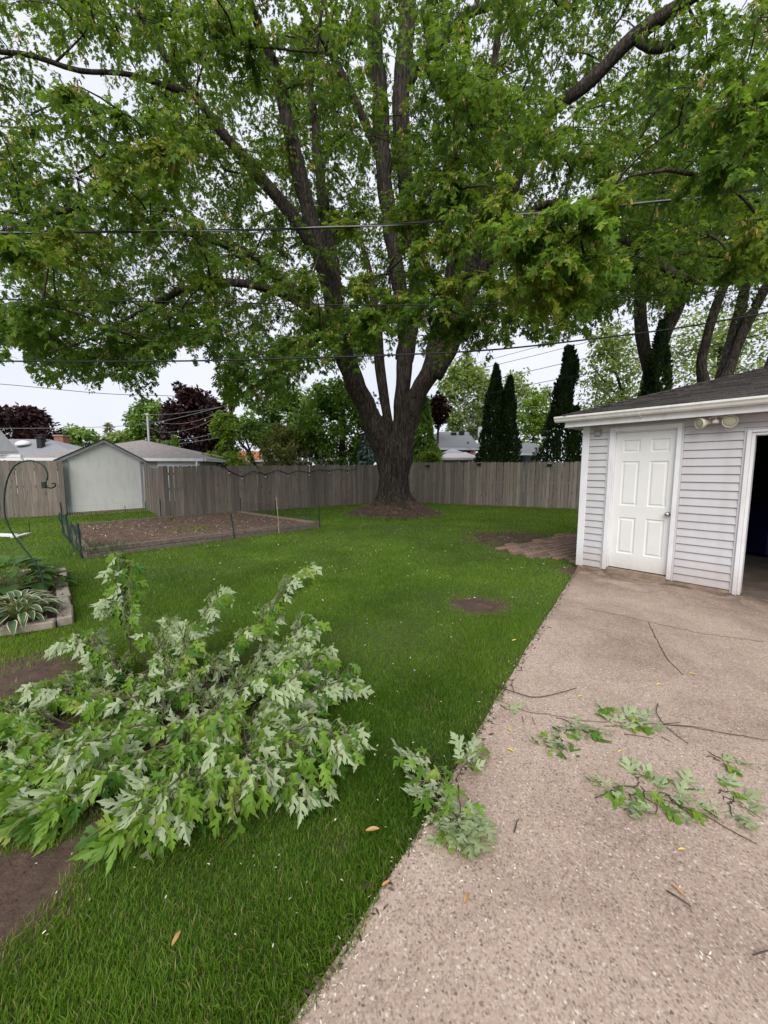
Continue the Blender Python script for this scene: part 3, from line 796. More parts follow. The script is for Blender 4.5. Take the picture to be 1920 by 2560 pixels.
def netting(a, c, z0, z1, step, r, sag=0.0, seed=0):
    b = MB(); L = (c - a).length; d = (c - a) / L; qn = Vector((-d.y, d.x, 0)); n = int(L / step); k = int((z1 - z0) / step)
    f = lambda t, z: a + d * (L * t) + qn * (sag * mnoise.noise((t * 6, z * 4, seed))) + Z3 * (z * (1 - sag * 1.5 * abs(mnoise.noise((t * 5, 0, seed + 3)))))
    for i in range(n + 1): b.tube([f(i / n, z0 + (z1 - z0) * s / 4) for s in range(5)], r, 3, False)
    for j in range(k + 1): b.tube([f(s / 30, z0 + (z1 - z0) * j / k) for s in range(31)], r, 3, False)
    return b.build('net', M['net'], net, recalc=False)
netting(bFR + Vector((0.03, 0, 0)), bBR + Vector((0.05, 0.05, 0)), 0.05, 0.5, 0.06, 0.0017, 0.03)
netting(bFL + Vector((-0.06, 0, 0)), bBL + Vector((-0.06, 0, 0)), 0.0, 0.5, 0.05, 0.0022, 0.07, 4)
cane = MB(); ca = (-2.518, 9.15, -0.055); cb = (-2.599, 9.25, 0.892)
cane.tube([ca, lerp(Vector(ca), Vector(cb), 0.5) + Vector((0.01, 0, 0)), cb], 0.009, 7); tag(cane.build('bamboo_cane', M['bamboo']), 'thin pale bamboo cane stuck upright at the front timbers of the vegetable bed', 'cane')
# feathery seedlings and weeds in the bed
def tuft(root_label, name, cat, ctr, spread, n, h, m, w=0.012, yaw=None):
    t = thing(name, root_label, cat, ctr)
    base = np.array(ctr) + np.c_[RNG.normal(0, spread[0], n), RNG.normal(0, spread[1], n), np.zeros(n)]
    d = unit(n) * 0.6 + np.array([0, 0, 0.9]); d[:, 2] = np.abs(d[:, 2])
    V, T, tt = scatter(np.array([(-0.5, 0, 0), (0.5, 0, 0), (0, 1, 0.0)]), np.array([(0, 1, 2)]), base, rots(d, unit(n)), np.c_[np.full(n, w), h * RNG.uniform(0.5, 1.2, n), np.full(n, 1.0)], RNG.uniform(0, 1, n))
    link('foliage', mesh_np('foliage', V - np.array(ctr), T, m, tint=tt), t, kind='stuff')
    return t
M['fern'] = leaf_mat('feathery_green', (0.03, 0.07, 0.03), (0.07, 0.12, 0.05), None, 0.3)
M['weed'] = leaf_mat('pale_weed', (0.12, 0.16, 0.04), (0.22, 0.26, 0.08), None, 0.3)
tuft('feathery grey-green seedlings at the near corner of the vegetable bed', 'seedlings', 'seedlings', (-5.001, 6.68, 0.14), (0.28, 0.34), 420, 0.2, M['fern'], 0.008)
tuft('pale yellow-green weeds in the middle of the bare vegetable bed', 'weeds', 'weeds', (-4.486, 9.1, 0.14), (0.28, 0.2), 200, 0.07, M['weed'], 0.022)
tuft('small grey weed at the back timber of the vegetable bed', 'weed', 'weed', (-6.045, 10.86, 0.15), (0.06, 0.06), 60, 0.1, M['weed'], 0.02)
# wire mesh in front of the shed
wm = thing('wire_mesh', 'low galvanised wire mesh standing in front of the white shed wall', 'wire mesh', (-9.9, 12.9, 0))
b = MB(); a, c = Vector((-10.396, 12.616, 0.0)), Vector((-8.99, 14.495, 0.0))
for i in range(37): b.tube([lerp(a, c, i / 36), lerp(a, c, i / 36) + Z3 * 0.36], 0.0022, 3, False)
for j in range(5): b.tube([a + Z3 * (0.03 + 0.08 * j), c + Z3 * (0.03 + 0.08 * j)], 0.0022, 3, False)
b.build('mesh', M['galv'], wm, recalc=False)
b = MB(); b.tube([lerp(a, c, 0.7), lerp(a, c, 0.7) + Z3 * 0.25], 0.012, 6); b.build('stake', M['green_post'], wm)

# ------------------------------------------------------------------ shed
sA, sB = Vector((-10.97, 13.2, 0)), Vector((-9.42, 15.12, 0))
shed = thing('shed', 'small white gabled shed with blank stained back wall set in the fence line', 'shed', sA)
sd_ = (sB - sA).normalized(); sn = Vector((-0.64, 0.77, 0)).normalized(); sw = (sB - sA).length; zE = 1.93; zP = 2.62
mid = (sA + sB) / 2
b = MB(); b.prism([sA + Z3 * 0.07, sB + Z3 * 0.07, sB + Z3 * zE, mid + Z3 * (zP - 0.03), sA + Z3 * zE], sn * 2.6); b.build('wall', M['shed_wall'], shed)
b = MB(); b.prism([sA + sn * 0.01 - Z3 * 0.05, sB + sn * 0.01 - Z3 * 0.05, sB + sn * 0.01 + Z3 * 0.068, sA + sn * 0.01 + Z3 * 0.068], sn * 2.5); b.build('footing', M['brick'], shed)
for p, s_ in ((sA, 1), (sB, -1)):
    b = MB(); b.box(p + sd_ * s_ * 0.07 - sn * 0.012 + Z3 * (zE / 2 + 0.02), sd_ * (0.08 if s_ > 0 else 0.03), sn * 0.011, Z3 * (zE / 2 - 0.05)); b.build('corner_board', M['shed_trim'], shed)
b = MB(); b.box(sA + sd_ * 0.16 - sn * 0.02 + Z3 * (zE / 2), sd_ * 0.012, sn * 0.02, Z3 * (zE / 2 - 0.06)); b.build('corner_board', M['shed_trim'], shed)
ov = 0.22; slope = (zP - zE) / (sw / 2)
for s_, e in ((-1, sA), (1, sB)):
    lo = e + sd_ * s_ * ov + Z3 * (zE - ov * slope + 0.02); hi = mid + Z3 * (zP + 0.02)
    b = MB(); b.prism([lo - sn * 0.16, hi - sn * 0.16, hi - sn * 0.16 + Z3 * 0.035, lo - sn * 0.16 + Z3 * 0.035], sn * 2.95); b.build('roof', M['shingle'], shed)
    b = MB(); b.prism([lo - sn * 0.13 - Z3 * 0.1, hi - sn * 0.13 - Z3 * 0.1, hi - sn * 0.13 - Z3 * 0.002, lo - sn * 0.13 - Z3 * 0.002], sn * 0.03); b.build('rake_board', M['shed_trim'], shed)
    b = MB(); b.box(e + sd_ * (-s_ * 0.06 + s_ * 0.06) - sn * 0.07 + Z3 * (zE - 0.03), sd_ * 0.1, sn * 0.055, Z3 * 0.03); b.build('eave_return', M['shed_trim'], shed)

# ------------------------------------------------------------------ neighbouring houses
def hip_house(name, label, cat, ex, ey_, ze, ridge, wall, roof, zr=None, windows=(), inset=0.35, gutter=True):
    (x0, x1), (y0, y1) = ex, ey_
    (rx0, rx1), ry, zr = ridge
    t = thing(name, label, cat, ((x0 + x1) / 2, (y0 + y1) / 2, 0))
    b = MB(); b.prism([(x0 + inset, y0 + inset, -0.1), (x1 - inset, y0 + inset, -0.1), (x1 - inset, y1 - inset, -0.1), (x0 + inset, y1 - inset, -0.1)], (0, 0, ze + 0.02)); wl = b.build('wall', wall, t)
    b = MB(); b.add([(x0, y0, ze), (x1, y0, ze), (x1, y1, ze), (x0, y1, ze), (rx0, ry, zr), (rx1, ry, zr)], [(0, 1, 5, 4), (1, 2, 5), (2, 3, 4, 5), (3, 0, 4), (3, 2, 1, 0)]); rf = b.build('roof', roof, t)
    if gutter:
        b = MB(); b.box(((x0 + x1) / 2, y0 - 0.06, ze - 0.05), ((x1 - x0) / 2, 0, 0), (0, 0.055, 0), (0, 0, 0.07)); b.box((x1 + 0.055, (y0 + y1) / 2, ze - 0.05), (0.05, 0, 0), (0, (y1 - y0) / 2, 0), (0, 0, 0.07)); b.build('gutter', M['white_far'], t)
    for wx, wz, hw, hh in windows:
        b = MB(); yy = y0 + inset
        b.box((wx, yy - 0.02, wz), (hw + 0.07, 0, 0), (0, 0.018, 0), (0, 0, hh + 0.07)); f = b.build('window', M['white_far'], t)
        b = MB(); b.box((wx, yy - 0.045, wz), (hw, 0, 0), (0, 0.006, 0), (0, 0, hh)); b.build('pane', M['window'], f)
    return t, rf
lz = 2.2631715975357865
hl, rf = hip_house('house', 'house with a low grey hipped roof, skylight dome and brick chimney beyond the dark fence', 'house', (-31, -19.3), (25, 31.5), lz, ((-28, -24.2), 28.2, 3.78), M['beige_wall'], M['grey_roof'], windows=((-22, 1.3, 0.6, 0.5),))
p = Vector((-25.008, 27.0, 3.546))
b = MB(); b.lathe(p - Z3 * 0.25, (0, -0.2, 1), [(0.42, 0), (0.42, 0.1), (0.34, 0.2), (0.16, 0.28), (0.02, 0.3)], 14); b.build('skylight', M['white_far'], rf, True)
for q in ((-24.193, 27.6, 3.735), (-23.593, 26.8, 3.453)):
    b = MB(); b.box((q[0], q[1], q[2] - 0.1), (0.16, 0, 0), (0, 0.16, 0), (0, 0, 0.35)); b.box((q[0], q[1], q[2] + 0.29), (0.22, 0, 0), (0, 0.22, 0), (0, 0, 0.035)); b.build('vent', M['black_metal'], rf)
q = (-24.327, 29.5, 3.775)
b = MB(); b.box((q[0], q[1], q[2] - 0.6), (0.34, 0, 0), (0, 0.34, 0), (0, 0, 0.9)); ch = b.build('chimney', M['brick'], rf)
b = MB(); b.box((q[0], q[1], q[2] + 0.36), (0.4, 0, 0), (0, 0.4, 0), (0, 0, 0.055)); b.build('cap', M['kerb'], ch)
apx = (-13.629, 22.0, 3.256); er = (-8.812, 19.0, 2.12)
hip, rf = hip_house('outbuilding', 'pale garage with a brownish grey pyramid roof just behind the white shed', 'garage', (2 * apx[0] - er[0], er[0]), (19, 25.2), er[2], ((apx[0] - 0.05, apx[0] + 0.05), 22.05, apx[2]), M['beige_wall'], M['brown_roof'], inset=0.3)
b = MB(); b.box((-10.195227730806803, 19.26, 1.0), (1.05, 0, 0), (0, 0.03, 0), (0, 0, 0.98)); b.build('overhead_door', M['white_far'], hip)
b = MB(); b.box((er[0] - 0.33, 18.93, 1.1), (0.035, 0, 0), (0, 0.03, 0), (0, 0, 1.02)); b.build('downspout', M['white_far'], hip)
mt = thing('service_mast', 'white service mast pipe rising above the brownish pyramid roof', 'mast', (apx[0], 22.6, 0))
b = MB(); b.tube([(apx[0], 22.6, 0), (apx[0], 22.6, 4.665981411944833)], 0.055, 10); b.build('pipe', M['galv'], mt)
b = MB(); b.lathe((apx[0], 22.6, 4.665981411944833), (0.2, 0, 1), [(0.06, 0), (0.11, 0.05), (0.1, 0.12), (0.02, 0.16)], 10); b.build('weather_head', M['galv'], mt)
hr, rf = hip_house('house', 'slate blue house with grey hipped roof and white chimney beyond the grey fence', 'house', (2.2844405400250762, 6.969212543202712), (28, 35.5), 3.220794333742358,
                   ((4.3271728643767, 6.771000838258345), 31.6, 4.75377749551153), M['blue_wall'], M['grey_roof'], windows=((2.4374168483990353, 2.2, 0.25, 0.55), (5.834540345058285, 2.3, 0.35, 0.5)))
for q in ((5.476, 30.9, 4.579), (6.106, 30.9, 4.659), (6.96, 30.9, 4.615)):
    b = MB(); b.box((q[0], q[1], q[2] - 0.05), (0.2, 0, 0), (0, 0.16, 0), (0, 0, 0.1)); b.build('roof_vent', M['black_metal'], rf)
q = (6.227, 29.0, 3.603)
b = MB(); b.tube([(q[0], q[1], q[2] - 0.3), (q[0], q[1], q[2] + 0.16)], 0.06, 8); b.build('vent_pipe', M['black_metal'], rf)
q = (7.931, 31.8, 5.124)
b = MB(); b.box((q[0], q[1], q[2] - 0.8), (0.26, 0, 0), (0, 0.26, 0), (0, 0, 0.85)); b.build('chimney', M['white_far'], rf)
b = MB(); b.box((6.524302309279139, 28.25, 1.6), (0.09, 0, 0), (0, 0.08, 0), (0, 0, 1.55)); b.build('porch_post', M['white_far'], hr)
h2, rf = hip_house('house', 'low house wing with grey roof and white gutter between the tall dark evergreens', 'house', (7.586157580744942, 12.086518459405902), (29, 34), 2.912653909794851,
                   ((8.698967617672022, 12.18847063138941), 31.5, 3.863165743765282), M['beige_wall'], M['grey_roof'], windows=((10.792607457014357, 2.35, 0.55, 0.4),))
hip_house('house', 'small distant house with an orange tiled roof glimpsed above the brown fence', 'house', (-14.847799233105615, -11.139545144144227), (36, 42), 2.5411676191947894, ((-14.44748426026825, -12.844324667328877), 39, 3.5816388544173767), M['beige_wall'], M['orange_roof'], windows=((-10.961390118573934, 2.0, 0.4, 0.4),))
hip_house('house', 'distant house with brown-grey roof half hidden by the olive evergreens', 'house', (-10.800851433218185, -7.894167201420441), (34, 40), 2.526316778407772, ((-10.66374039540366, -9.713299044937493), 37, 3.5214361992843033), M['white_far'], M['brown_roof'], windows=((-10.001955085898745, 2.0, 0.5, 0.35),))
hip_house('house', 'pale distant house wall peeping out beneath the dark green trees', 'house', (-6.493417616176751, -3.8671209876645842), (34, 40), 2.6087266857075906, ((-6.1033259741996675, -4.962534931461102), 37, 3.3850665009812624), M['white_far'], M['grey_roof'])
# corner of the white house at the left edge
nh = thing('house', 'corner of a white house eave with gutter and elbow at the left edge', 'house', (-15.5, 15, 0))
e = Vector((-13.904, 14.8, 2.155)); up = Vector((-15.338, 14.8, 3.994))
b = MB(); b.prism([e, up, up + Vector((0, 0, 0.09)), e + Vector((0, 0, 0.09))], (-3.5, -1.6, 0)); b.build('roof', M['grey_roof'], nh)
b = MB(); b.prism([e + Vector((-0.3, -0.1, -0.012)), up + Vector((-0.3, -0.1, -0.012)), Vector((up.x - 0.3, e.y - 0.1, e.z - 0.012))], (-0.06, -0.03, 0)); b.build('gable', M['white_far'], nh)
b = MB(); b.prism([(e.x - 0.7, e.y - 0.35, 0), (e.x - 5, e.y - 0.35, 0), (e.x - 5, e.y - 0.35, e.z - 0.02), (e.x - 0.7, e.y - 0.35, e.z - 0.02)], (-3, -1.4, 0)); b.build('wall', M['white_far'], nh)
b = MB(); b.box((e.x - 0.25, e.y - 0.03, e.z - 0.1), (0.38, 0, 0), (0, 0.05, 0), (0, 0, 0.055)); b.build('gutter', M['white_far'], nh, bevel=0.01)
b = MB(); b.tube([(e.x + 0.12, e.y - 0.03, e.z - 0.15), (e.x + 0.13, e.y, e.z - 0.3), (e.x - 0.35, e.y + 0.35, e.z - 0.5), (e.x - 0.4, e.y + 0.42, 0.1)], 0.045, 8); b.build('downspout', M['white_far'], nh)

# canopy and red feeder behind the grey fence
gz = thing('garden_canopy', 'pale pink-white garden canopy with bluish vented top behind the grey fence', 'canopy', (4.288, 25.0, 2.293))
gc = Vector((4.431, 26.0, 2.377)); g0 = Vector((3.253, 26.0, 2.4)); gw = gc.x - g0.x
ztop, zlo, zsk = 2.7744414811966687, 2.4265290783035285, 3.0782308937603906
def pyramid(c, w0, w1, z0, z1, m, nm, skirt):
    b = MB(); lo = [(c.x + sx * w0, c.y + sy * w0, z0) for sx, sy in ((-1, -1), (1, -1), (1, 1), (-1, 1))]; hi = [(c.x + sx * w1, c.y + sy * w1, z1) for sx, sy in ((-1, -1), (1, -1), (1, 1), (-1, 1))]
    sk = [(x, y, z0 - skirt) for x, y, z in lo]
    b.add(lo + hi + sk, [(0, 1, 5, 4), (1, 2, 6, 5), (2, 3, 7, 6), (3, 0, 4, 7), (4, 5, 6, 7)] + [(8 + i, 8 + (i + 1) % 4, (i + 1) % 4, i) for i in range(4)]); return b.build(nm, m, gz)
pyramid(gc + Vector((0.35, 0, 0)), gw * 1.18, gw * 0.46, zlo, ztop + 0.05, M['canopy'], 'roof', 0.14)
pyramid(gc + Vector((0.1, 0, 0)), gw * 0.56, 0.03, ztop + 0.02, zsk, M['canopy_blue'], 'vent_top', 0.05)
for sx in (-1, 1):
    for sy in (-1, 1):
        b = MB(); b.tube([(gc.x + 0.35 + sx * gw * 1.1, gc.y + sy * gw * 1.1, 0), (gc.x + 0.35 + sx * gw * 1.1, gc.y + sy * gw * 1.1, zlo - 0.02)], 0.035, 8); b.build('post', M['white_far'], gz)
rp = Vector((5.928, 26.5, 2.669))
fd = thing('feeder', 'small red hanging feeder in front of the slate blue house wall', 'feeder', rp)
b = MB(); b.lathe(rp - Z3 * 0.3, Z3, [(0.12, 0), (0.17, 0.1), (0.16, 0.34), (0.05, 0.5), (0.02, 0.56)], 12); b.build('body', M['red'], fd, True)
b = MB(); b.tube([rp + Z3 * 0.25, rp + Z3 * 0.5 + Vector((0, 0.4, 0)), rp + Vector((0, 1.6, 0.6))], 0.012, 6); b.build('hanger', M['black_metal'], fd)

# utility pole and cables
up_ = Vector((-10.122, 26.0, 1.876))
po = thing('utility_pole', 'weathered wooden utility pole partly wrapped in vine behind the brown fence', 'utility pole', (up_.x, 26, 0))
b = MB(); b.tube([(up_.x, 26, 0), (up_.x, 26, 4), (up_.x, 26, 6.581323235557226)], [0.14, 0.13, 0.115], 12); b.build('shaft', M['pole'], po)
b = MB(); b.lathe((up_.x + 0.17, 25.95, 5.421668689298133), (0, 0, 1), [(0.05, 0), (0.09, 0.05), (0.09, 0.2), (0.04, 0.25)], 10); b.build('insulator', M['galv'], po)
CB = 'overhead cables'
def cable(pts, r, label, m='cable', twist=False):
    P_ = spline([(*q, r) for q in pts], 0.5)[:, :3]
    b = MB()
    if twist:
        t = thing('power_cable', label, 'cable', pts[0], CB)
        for j, mm in enumerate(('cable', 'white_cable', 'cable')):
            bb = MB(); Q_ = spline([(*q, r) for q in pts], 0.12)[:, :3]
            ph = np.arange(len(Q_)) * 0.28 + j * 2.1
            Q2 = Q_ + np.c_[np.zeros(len(Q_)), np.cos(ph) * r * 0.8, np.sin(ph) * r * 0.8]
            bb.tube(Q2, r * 0.72, 5); bb.build('strand', M[mm], t, True)
        return t
    b.tube(P_, r, 5); o = b.build('power_cable', M[m], None, True); return tag(o, label, 'cable', CB)
cable([(-9.411, 7.0, 5.466), (-6.546, 7.0, 5.52), (-3.143, 7.0, 5.569), (-0.763, 7.0, 5.634), (0.932, 7.0, 5.734), (2.526, 7.0, 5.871), (4.121, 7.0, 6.002), (6.435, 7.0, 6.272), (9.592, 7.0, 6.714)], 0.014, 'twisted black and silver cable, topmost of the wires crossing the maple', twist=True)
cable([(-8.733, 6.3, 3.246), (-6.08, 6.3, 3.224), (-2.917, 6.3, 3.241), (0.244, 6.3, 3.343), (1.819, 6.3, 3.433), (3.134, 6.3, 3.577), (4.485, 6.3, 3.744), (5.982, 6.3, 3.994), (8.901, 6.3, 4.488)], 0.013, 'black cable crossing the whole view just above the trunk fork')
cable([(-9.137, 6.7, 4.398), (-6.367, 6.7, 4.326), (-3.059, 6.7, 4.292), (-1.264, 6.7, 4.26), (0.234, 6.7, 4.252), (2.24, 6.7, 4.297), (6.32, 6.7, 4.542), (8.799, 6.7, 4.737)], 0.0085, 'thin black cable crossing the maple midway between two heavier wires')
cable([(-20.337, 16.0, 5.287), (-15.528, 16.0, 4.989), (-12.063, 17.0, 4.821), (-9.68, 18.0, 4.92), (-8.13, 20.0, 5.111), (-9.966, 26.0, 6.119)], 0.012, 'lone low black cable in the open sky above the white shed')
cable([(-23.722, 20.0, 3.603), (-21.592, 22.0, 3.872), (-19.874, 24.0, 4.125), (-17.659, 27.0, 4.631), (-16.535, 30.0, 5.41), (-9.972, 26.0, 5.938)], 0.016, 'pale wire running level past the purple tree and spruce', 'white_cable')
cable([(-13.959, 22.6, 4.734), (-12.964, 24.0, 4.988), (-11.713, 25.0, 5.363), (-10.027, 26.0, 5.887)], 0.014, 'pale wire from the white mast top to the utility pole', 'white_cable')
cable([(-13.928, 22.6, 4.486), (-12.996, 24.0, 4.388), (-11.74, 25.0, 4.765), (-10.033, 26.0, 5.732)], 0.014, 'sagging pale wire second below the mast top', 'white_cable')
cable([(-13.916, 22.6, 4.305), (-13.472, 23.5, 3.854), (-12.534, 25.0, 4.161), (-11.415, 26.0, 4.898), (-10.01, 26.0, 5.629)], 0.014, 'deepest sagging pale wire from the mast across the purple tree', 'white_cable')
cable([(-16.314, 30.0, 3.812), (-14.147, 30.0, 4.152), (-12.596, 30.0, 4.52), (-11.052, 30.0, 4.827)], 0.014, 'pale wire crossing the lower half of the purple tree', 'white_cable')
cable([(-16.329, 30.0, 3.538), (-14.16, 30.0, 3.849), (-12.613, 30.0, 4.097), (-10.453, 30.0, 4.406)], 0.014, 'lowest pale wire crossing in front of the purple tree', 'white_cable')
cable([(2.648, 19.0, 6.604), (3.669, 19.0, 7.012), (5.848, 19.0, 7.824), (7.847, 19.0, 8.429), (9.746, 19.0, 9.21), (11.31, 18.0, 9.655), (12.325, 16.0, 9.795)], 0.0137, 'steepest black wire climbing from the maple over the twin evergreens')
cable([(3.607, 19.0, 6.385), (4.477, 19.0, 6.702), (7.605, 19.0, 7.538), (10.178, 19.0, 8.292), (12.398, 19.0, 8.949), (15.046, 16.0, 9.212)], 0.0105, 'second thin wire above the twin evergreens, faint against the sky')
cable([(3.992, 19.0, 6.275), (4.941, 19.0, 6.519), (7.208, 19.0, 7.06), (9.423, 19.0, 7.617), (12.07, 19.0, 8.28), (15.117, 16.0, 8.541)], 0.0115, 'thin wire touching the tip of the leaning evergreen')
cable([(2.291, 19.0, 5.057), (4.219, 19.0, 5.663), (5.589, 19.0, 6.002), (8.409, 19.0, 6.66), (10.252, 19.0, 7.089), (11.952, 19.0, 7.534), (12.512, 17.0, 7.312), (13.311, 14.0, 6.87)], 0.0137, 'black wire crossing the upper third of the twin evergreens')
cable([(2.491, 19.0, 4.625), (3.718, 19.0, 4.968), (6.238, 19.0, 5.539), (8.405, 19.0, 5.974), (10.298, 19.0, 6.333), (11.753, 18.0, 6.505), (11.916, 15.0, 6.185), (12.409, 13.0, 6.029), (13.478, 11.0, 5.989)], 0.0137, 'lowest black wire on the right, passing just over the garage roof')

# cap lights on the grey fence, clip light and string lights on the brown fence
for q, lb in zip([(2.099, 18.57, 1.819), (4.302, 17.565, 1.882), (6.97, 16.347, 1.832)], ('black cap light on the grey fence nearest the maple trunk', 'black cap light on the grey fence below the white canopy', 'black cap light on the grey fence below the leaning evergreen')):
    q = Vector(q); t = thing('fence_light', lb, 'fence light', q, 'black cap lights on the grey fence')
    fd_ = Vector((9.75, -4.45, 0)).normalized(); fn = Vector((fd_.y, -fd_.x, 0)) if fd_.y < 0 else fd_
    fn = Vector((-4.45, -9.75, 0)).normalized()
    b = MB(); b.box(q + fn * 0.06, fd_ * 0.1, fn * 0.07, Z3 * 0.03); b.build('housing', M['black_metal'], t, bevel=0.012)
    b = MB(); b.box(q + fn * 0.06 + Z3 * 0.034, fd_ * 0.075, fn * 0.05, Z3 * 0.0035); b.build('solar_panel', M['window'], t)
    b = MB(); b.box(q + fn * 0.01 - Z3 * 0.055, fd_ * 0.05, fn * 0.012, Z3 * 0.022); b.build('clip', M['black_metal'], t)
q = Vector((-5.717, 13.775, 1.712))
t = thing('fence_light', 'small black light clipped on top of the brown fence at the string light end', 'fence light', q)
b = MB(); b.box(q + Vector((0, -0.05, 0.0)), (0.085, 0.06, 0), (-0.03, 0.045, 0), (0, 0, 0.028)); b.build('housing', M['black_metal'], t, bevel=0.01)
b = MB(); b.lathe(q + Vector((0, -0.03, 0.028)), Z3, [(0.03, 0), (0.035, 0.03), (0.02, 0.06)], 10); b.build('lens', M['black_metal'], t)
sl = thing('string_lights', 'black string of small bulbs looping along the brown fence top', 'string lights', (-4.094, 15.22, 1.492))
cord = [(-5.689, 13.739, 1.698), (-5.62, 13.804, 1.6), (-5.549, 13.869, 1.529), (-5.373, 14.033, 1.401), (-5.201, 14.192, 1.327), (-5.044, 14.338, 1.43), (-4.884, 14.487, 1.519), (-4.7, 14.657, 1.475), (-4.537, 14.809, 1.399), (-4.342, 14.99, 1.491), (-4.18, 15.14, 1.57), (-3.993, 15.314, 1.493), (-3.84, 15.456, 1.414), (-3.641, 15.64, 1.494), (-3.466, 15.803, 1.559), (-3.302, 15.955, 1.512), (-3.121, 16.123, 1.463), (-2.934, 16.296, 1.547), (-2.744, 16.472, 1.599), (-2.551, 16.652, 1.583), (-2.384, 16.807, 1.55), (-2.198, 16.98, 1.604), (-2.008, 17.156, 1.641), (-1.831, 17.32, 1.59), (-1.65, 17.488, 1.555), (-1.465, 17.659, 1.593), (-1.242, 17.866, 1.668)]
b = MB(); b.tube(cord, 0.011, 5); b.build('cord', M['cable'], sl)
for q in [(-5.549, 13.869, 1.529), (-5.201, 14.192, 1.327), (-4.537, 14.809, 1.399), (-3.84, 15.456, 1.414), (-3.121, 16.123, 1.463), (-2.384, 16.807, 1.55), (-1.65, 17.488, 1.555)]:
    q = Vector(q); b = MB(); b.lathe(q, -Z3, [(0.02, -0.02), (0.022, 0.045), (0.018, 0.05)], 8); sk = b.build('socket', M['cable'], sl)
    b = MB(); b.lathe(q - Z3 * 0.051, -Z3, [(0.02, 0), (0.033, 0.03), (0.03, 0.06), (0.01, 0.08)], 10); b.build('bulb', M['bulb'], sk, True)

# ------------------------------------------------------------------ flower bed with hostas, shepherd hook
fb = thing('flower_bed', 'flower bed edged with pale stones and filled with dark bark mulch', 'flower bed', (-4.2, 4.3, 0))
kTR, kBR, kBL, kTL = Vector((-4.79, 5.58, 0)), Vector((-3.09, 3.61, 0)), Vector((-5.0, 2.53, 0)), Vector((-6.7, 4.5, 0))
def kerb_row(a, c, n, w=0.062):
    d = (c - a) / n; du = d.normalized(); q = Vector((-du.y, du.x, 0))
    for i in range(n):
        rr = random.Random(i * 7 + int(a.x * 100))
        ctr = a + d * (i + 0.5) + q * rr.uniform(-0.008, 0.008)
        b = MB(); b.box(ctr + Z3 * 0.045, d * 0.494 + q * rr.uniform(-0.006, 0.006), q * w, Z3 * (0.045 + rr.uniform(-0.006, 0.006))); b.build('edging_stone', M['kerb'], fb, bevel=0.012)
kerb_row(kTR, kBR, 6); kerb_row(kBR + (kBL - kBR).normalized() * 0.07, kBL, 5); kerb_row(kTR + (kTL - kTR).normalized() * 0.07, kTL, 5)
gv = []
for j in range(41):
    for i in range(41):
        p = lerp(lerp(kTR, kTL, i / 40), lerp(kBR, kBL, i / 40), j / 40)
        gv.append((p.x, p.y, 0.05 + 0.012 * mnoise.noise(p * 4) + 0.016 * mnoise.noise(p * 15)))
ii = np.arange(41 * 41).reshape(41, 41)
Q = np.stack([ii[:-1, :-1], ii[:-1, 1:], ii[1:, 1:], ii[1:, :-1]], -1).reshape(-1, 4)
link('mulch', mesh_np('mulch', np.array(gv) - np.array(fb.location), Q, M['mulch'], False, None, 4), fb)
n = 2600
pp = RNG.uniform(0, 1, (n, 2)); base = np.array([np.array(lerp(lerp(kTR, kTL, a), lerp(kBR, kBL, a), c)) for a, c in pp]); base[:, 2] = 0.068
d = unit(n); d[:, 2] *= 0.35
V, T, tt = scatter(np.array([(-0.5, 0, 0), (0.5, 0, 0), (0.4, 1, 0), (-0.3, 0.9, 0.05)]), np.array([(0, 1, 2), (0, 2, 3)]), base, rots(d, unit(n) * 0.5 + [0, 0, 1]), np.c_[RNG.uniform(0.008, 0.02, n), RNG.uniform(0.02, 0.06, n), np.ones(n)], RNG.uniform(0, 1, n))
M['chip'] = leaf_mat('bark_chip', (0.04, 0.026, 0.02), (0.15, 0.105, 0.08), None, 0.02, (0.33, 0.27, 0.21))
link('bark_chips', mesh_np('bark_chips', V - np.array(fb.location), T, M['chip'], tint=tt), fb, kind='stuff')

M['hosta_green'] = leaf_mat('hosta_green', (0.055, 0.10, 0.05), (0.085, 0.145, 0.07), (0.10, 0.15, 0.1), 0.2, rnd=True, rough=0.45)
M['hosta_margin'] = leaf_mat('hosta_margin', (0.55, 0.56, 0.36), (0.68, 0.68, 0.48), None, 0.25, rnd=True, rough=0.45)
M['hosta_plain'] = leaf_mat('hosta_plain', (0.05, 0.12, 0.025), (0.10, 0.2, 0.04), (0.10, 0.17, 0.06), 0.3, rnd=True, rough=0.45)
def hosta_leaf(name, wid, mats, margin):
    us = [-1, -0.8, -0.4, 0, 0.4, 0.8, 1] if margin else [-1, -0.5, 0, 0.5, 1]
    V, F, mi = [], [], []
    L = 9
    for i in range(L + 1):
        t = i / L
        w = wid * (math.sin(math.pi * min(1, t ** 0.72)) ** 0.8) * (1 - 0.15 * t) + 0.002
        for u_ in us:
            V.append((u_ * w, t, 0.16 * abs(u_) * w / wid * 0.5 + 0.12 * t - 0.42 * t * t + 0.012 * math.sin(9 * t + 5 * u_)))
    k = len(us)
    for i in range(L):
        for j in range(k - 1):
            F.append((i * k + j, i * k + j + 1, (i + 1) * k + j + 1, (i + 1) * k + j)); mi.append(1 if margin and j in (0, k - 2) else 0)
    me = bpy.data.meshes.new(name); me.from_pydata(V, [], F); me.update()
    for m in mats: me.materials.append(m)
    for p, q in zip(me.polygons, mi): p.material_index = q; p.use_smooth = True
    return me
def put(name, me, parent, pos, d, nrm, sc, rel):
    R = rots(np.array([d], float), np.array([nrm], float))[0]
    o = bpy.data.objects.new(name, me); COL.objects.link(o); o.parent = parent
    m = Matrix.Identity(4)
    for a in range(3):
        for c in range(3): m[a][c] = float(R[a, c]) * sc
        m[a][3] = float(pos[a] - rel[a])
    o.matrix_basis = m
    return o
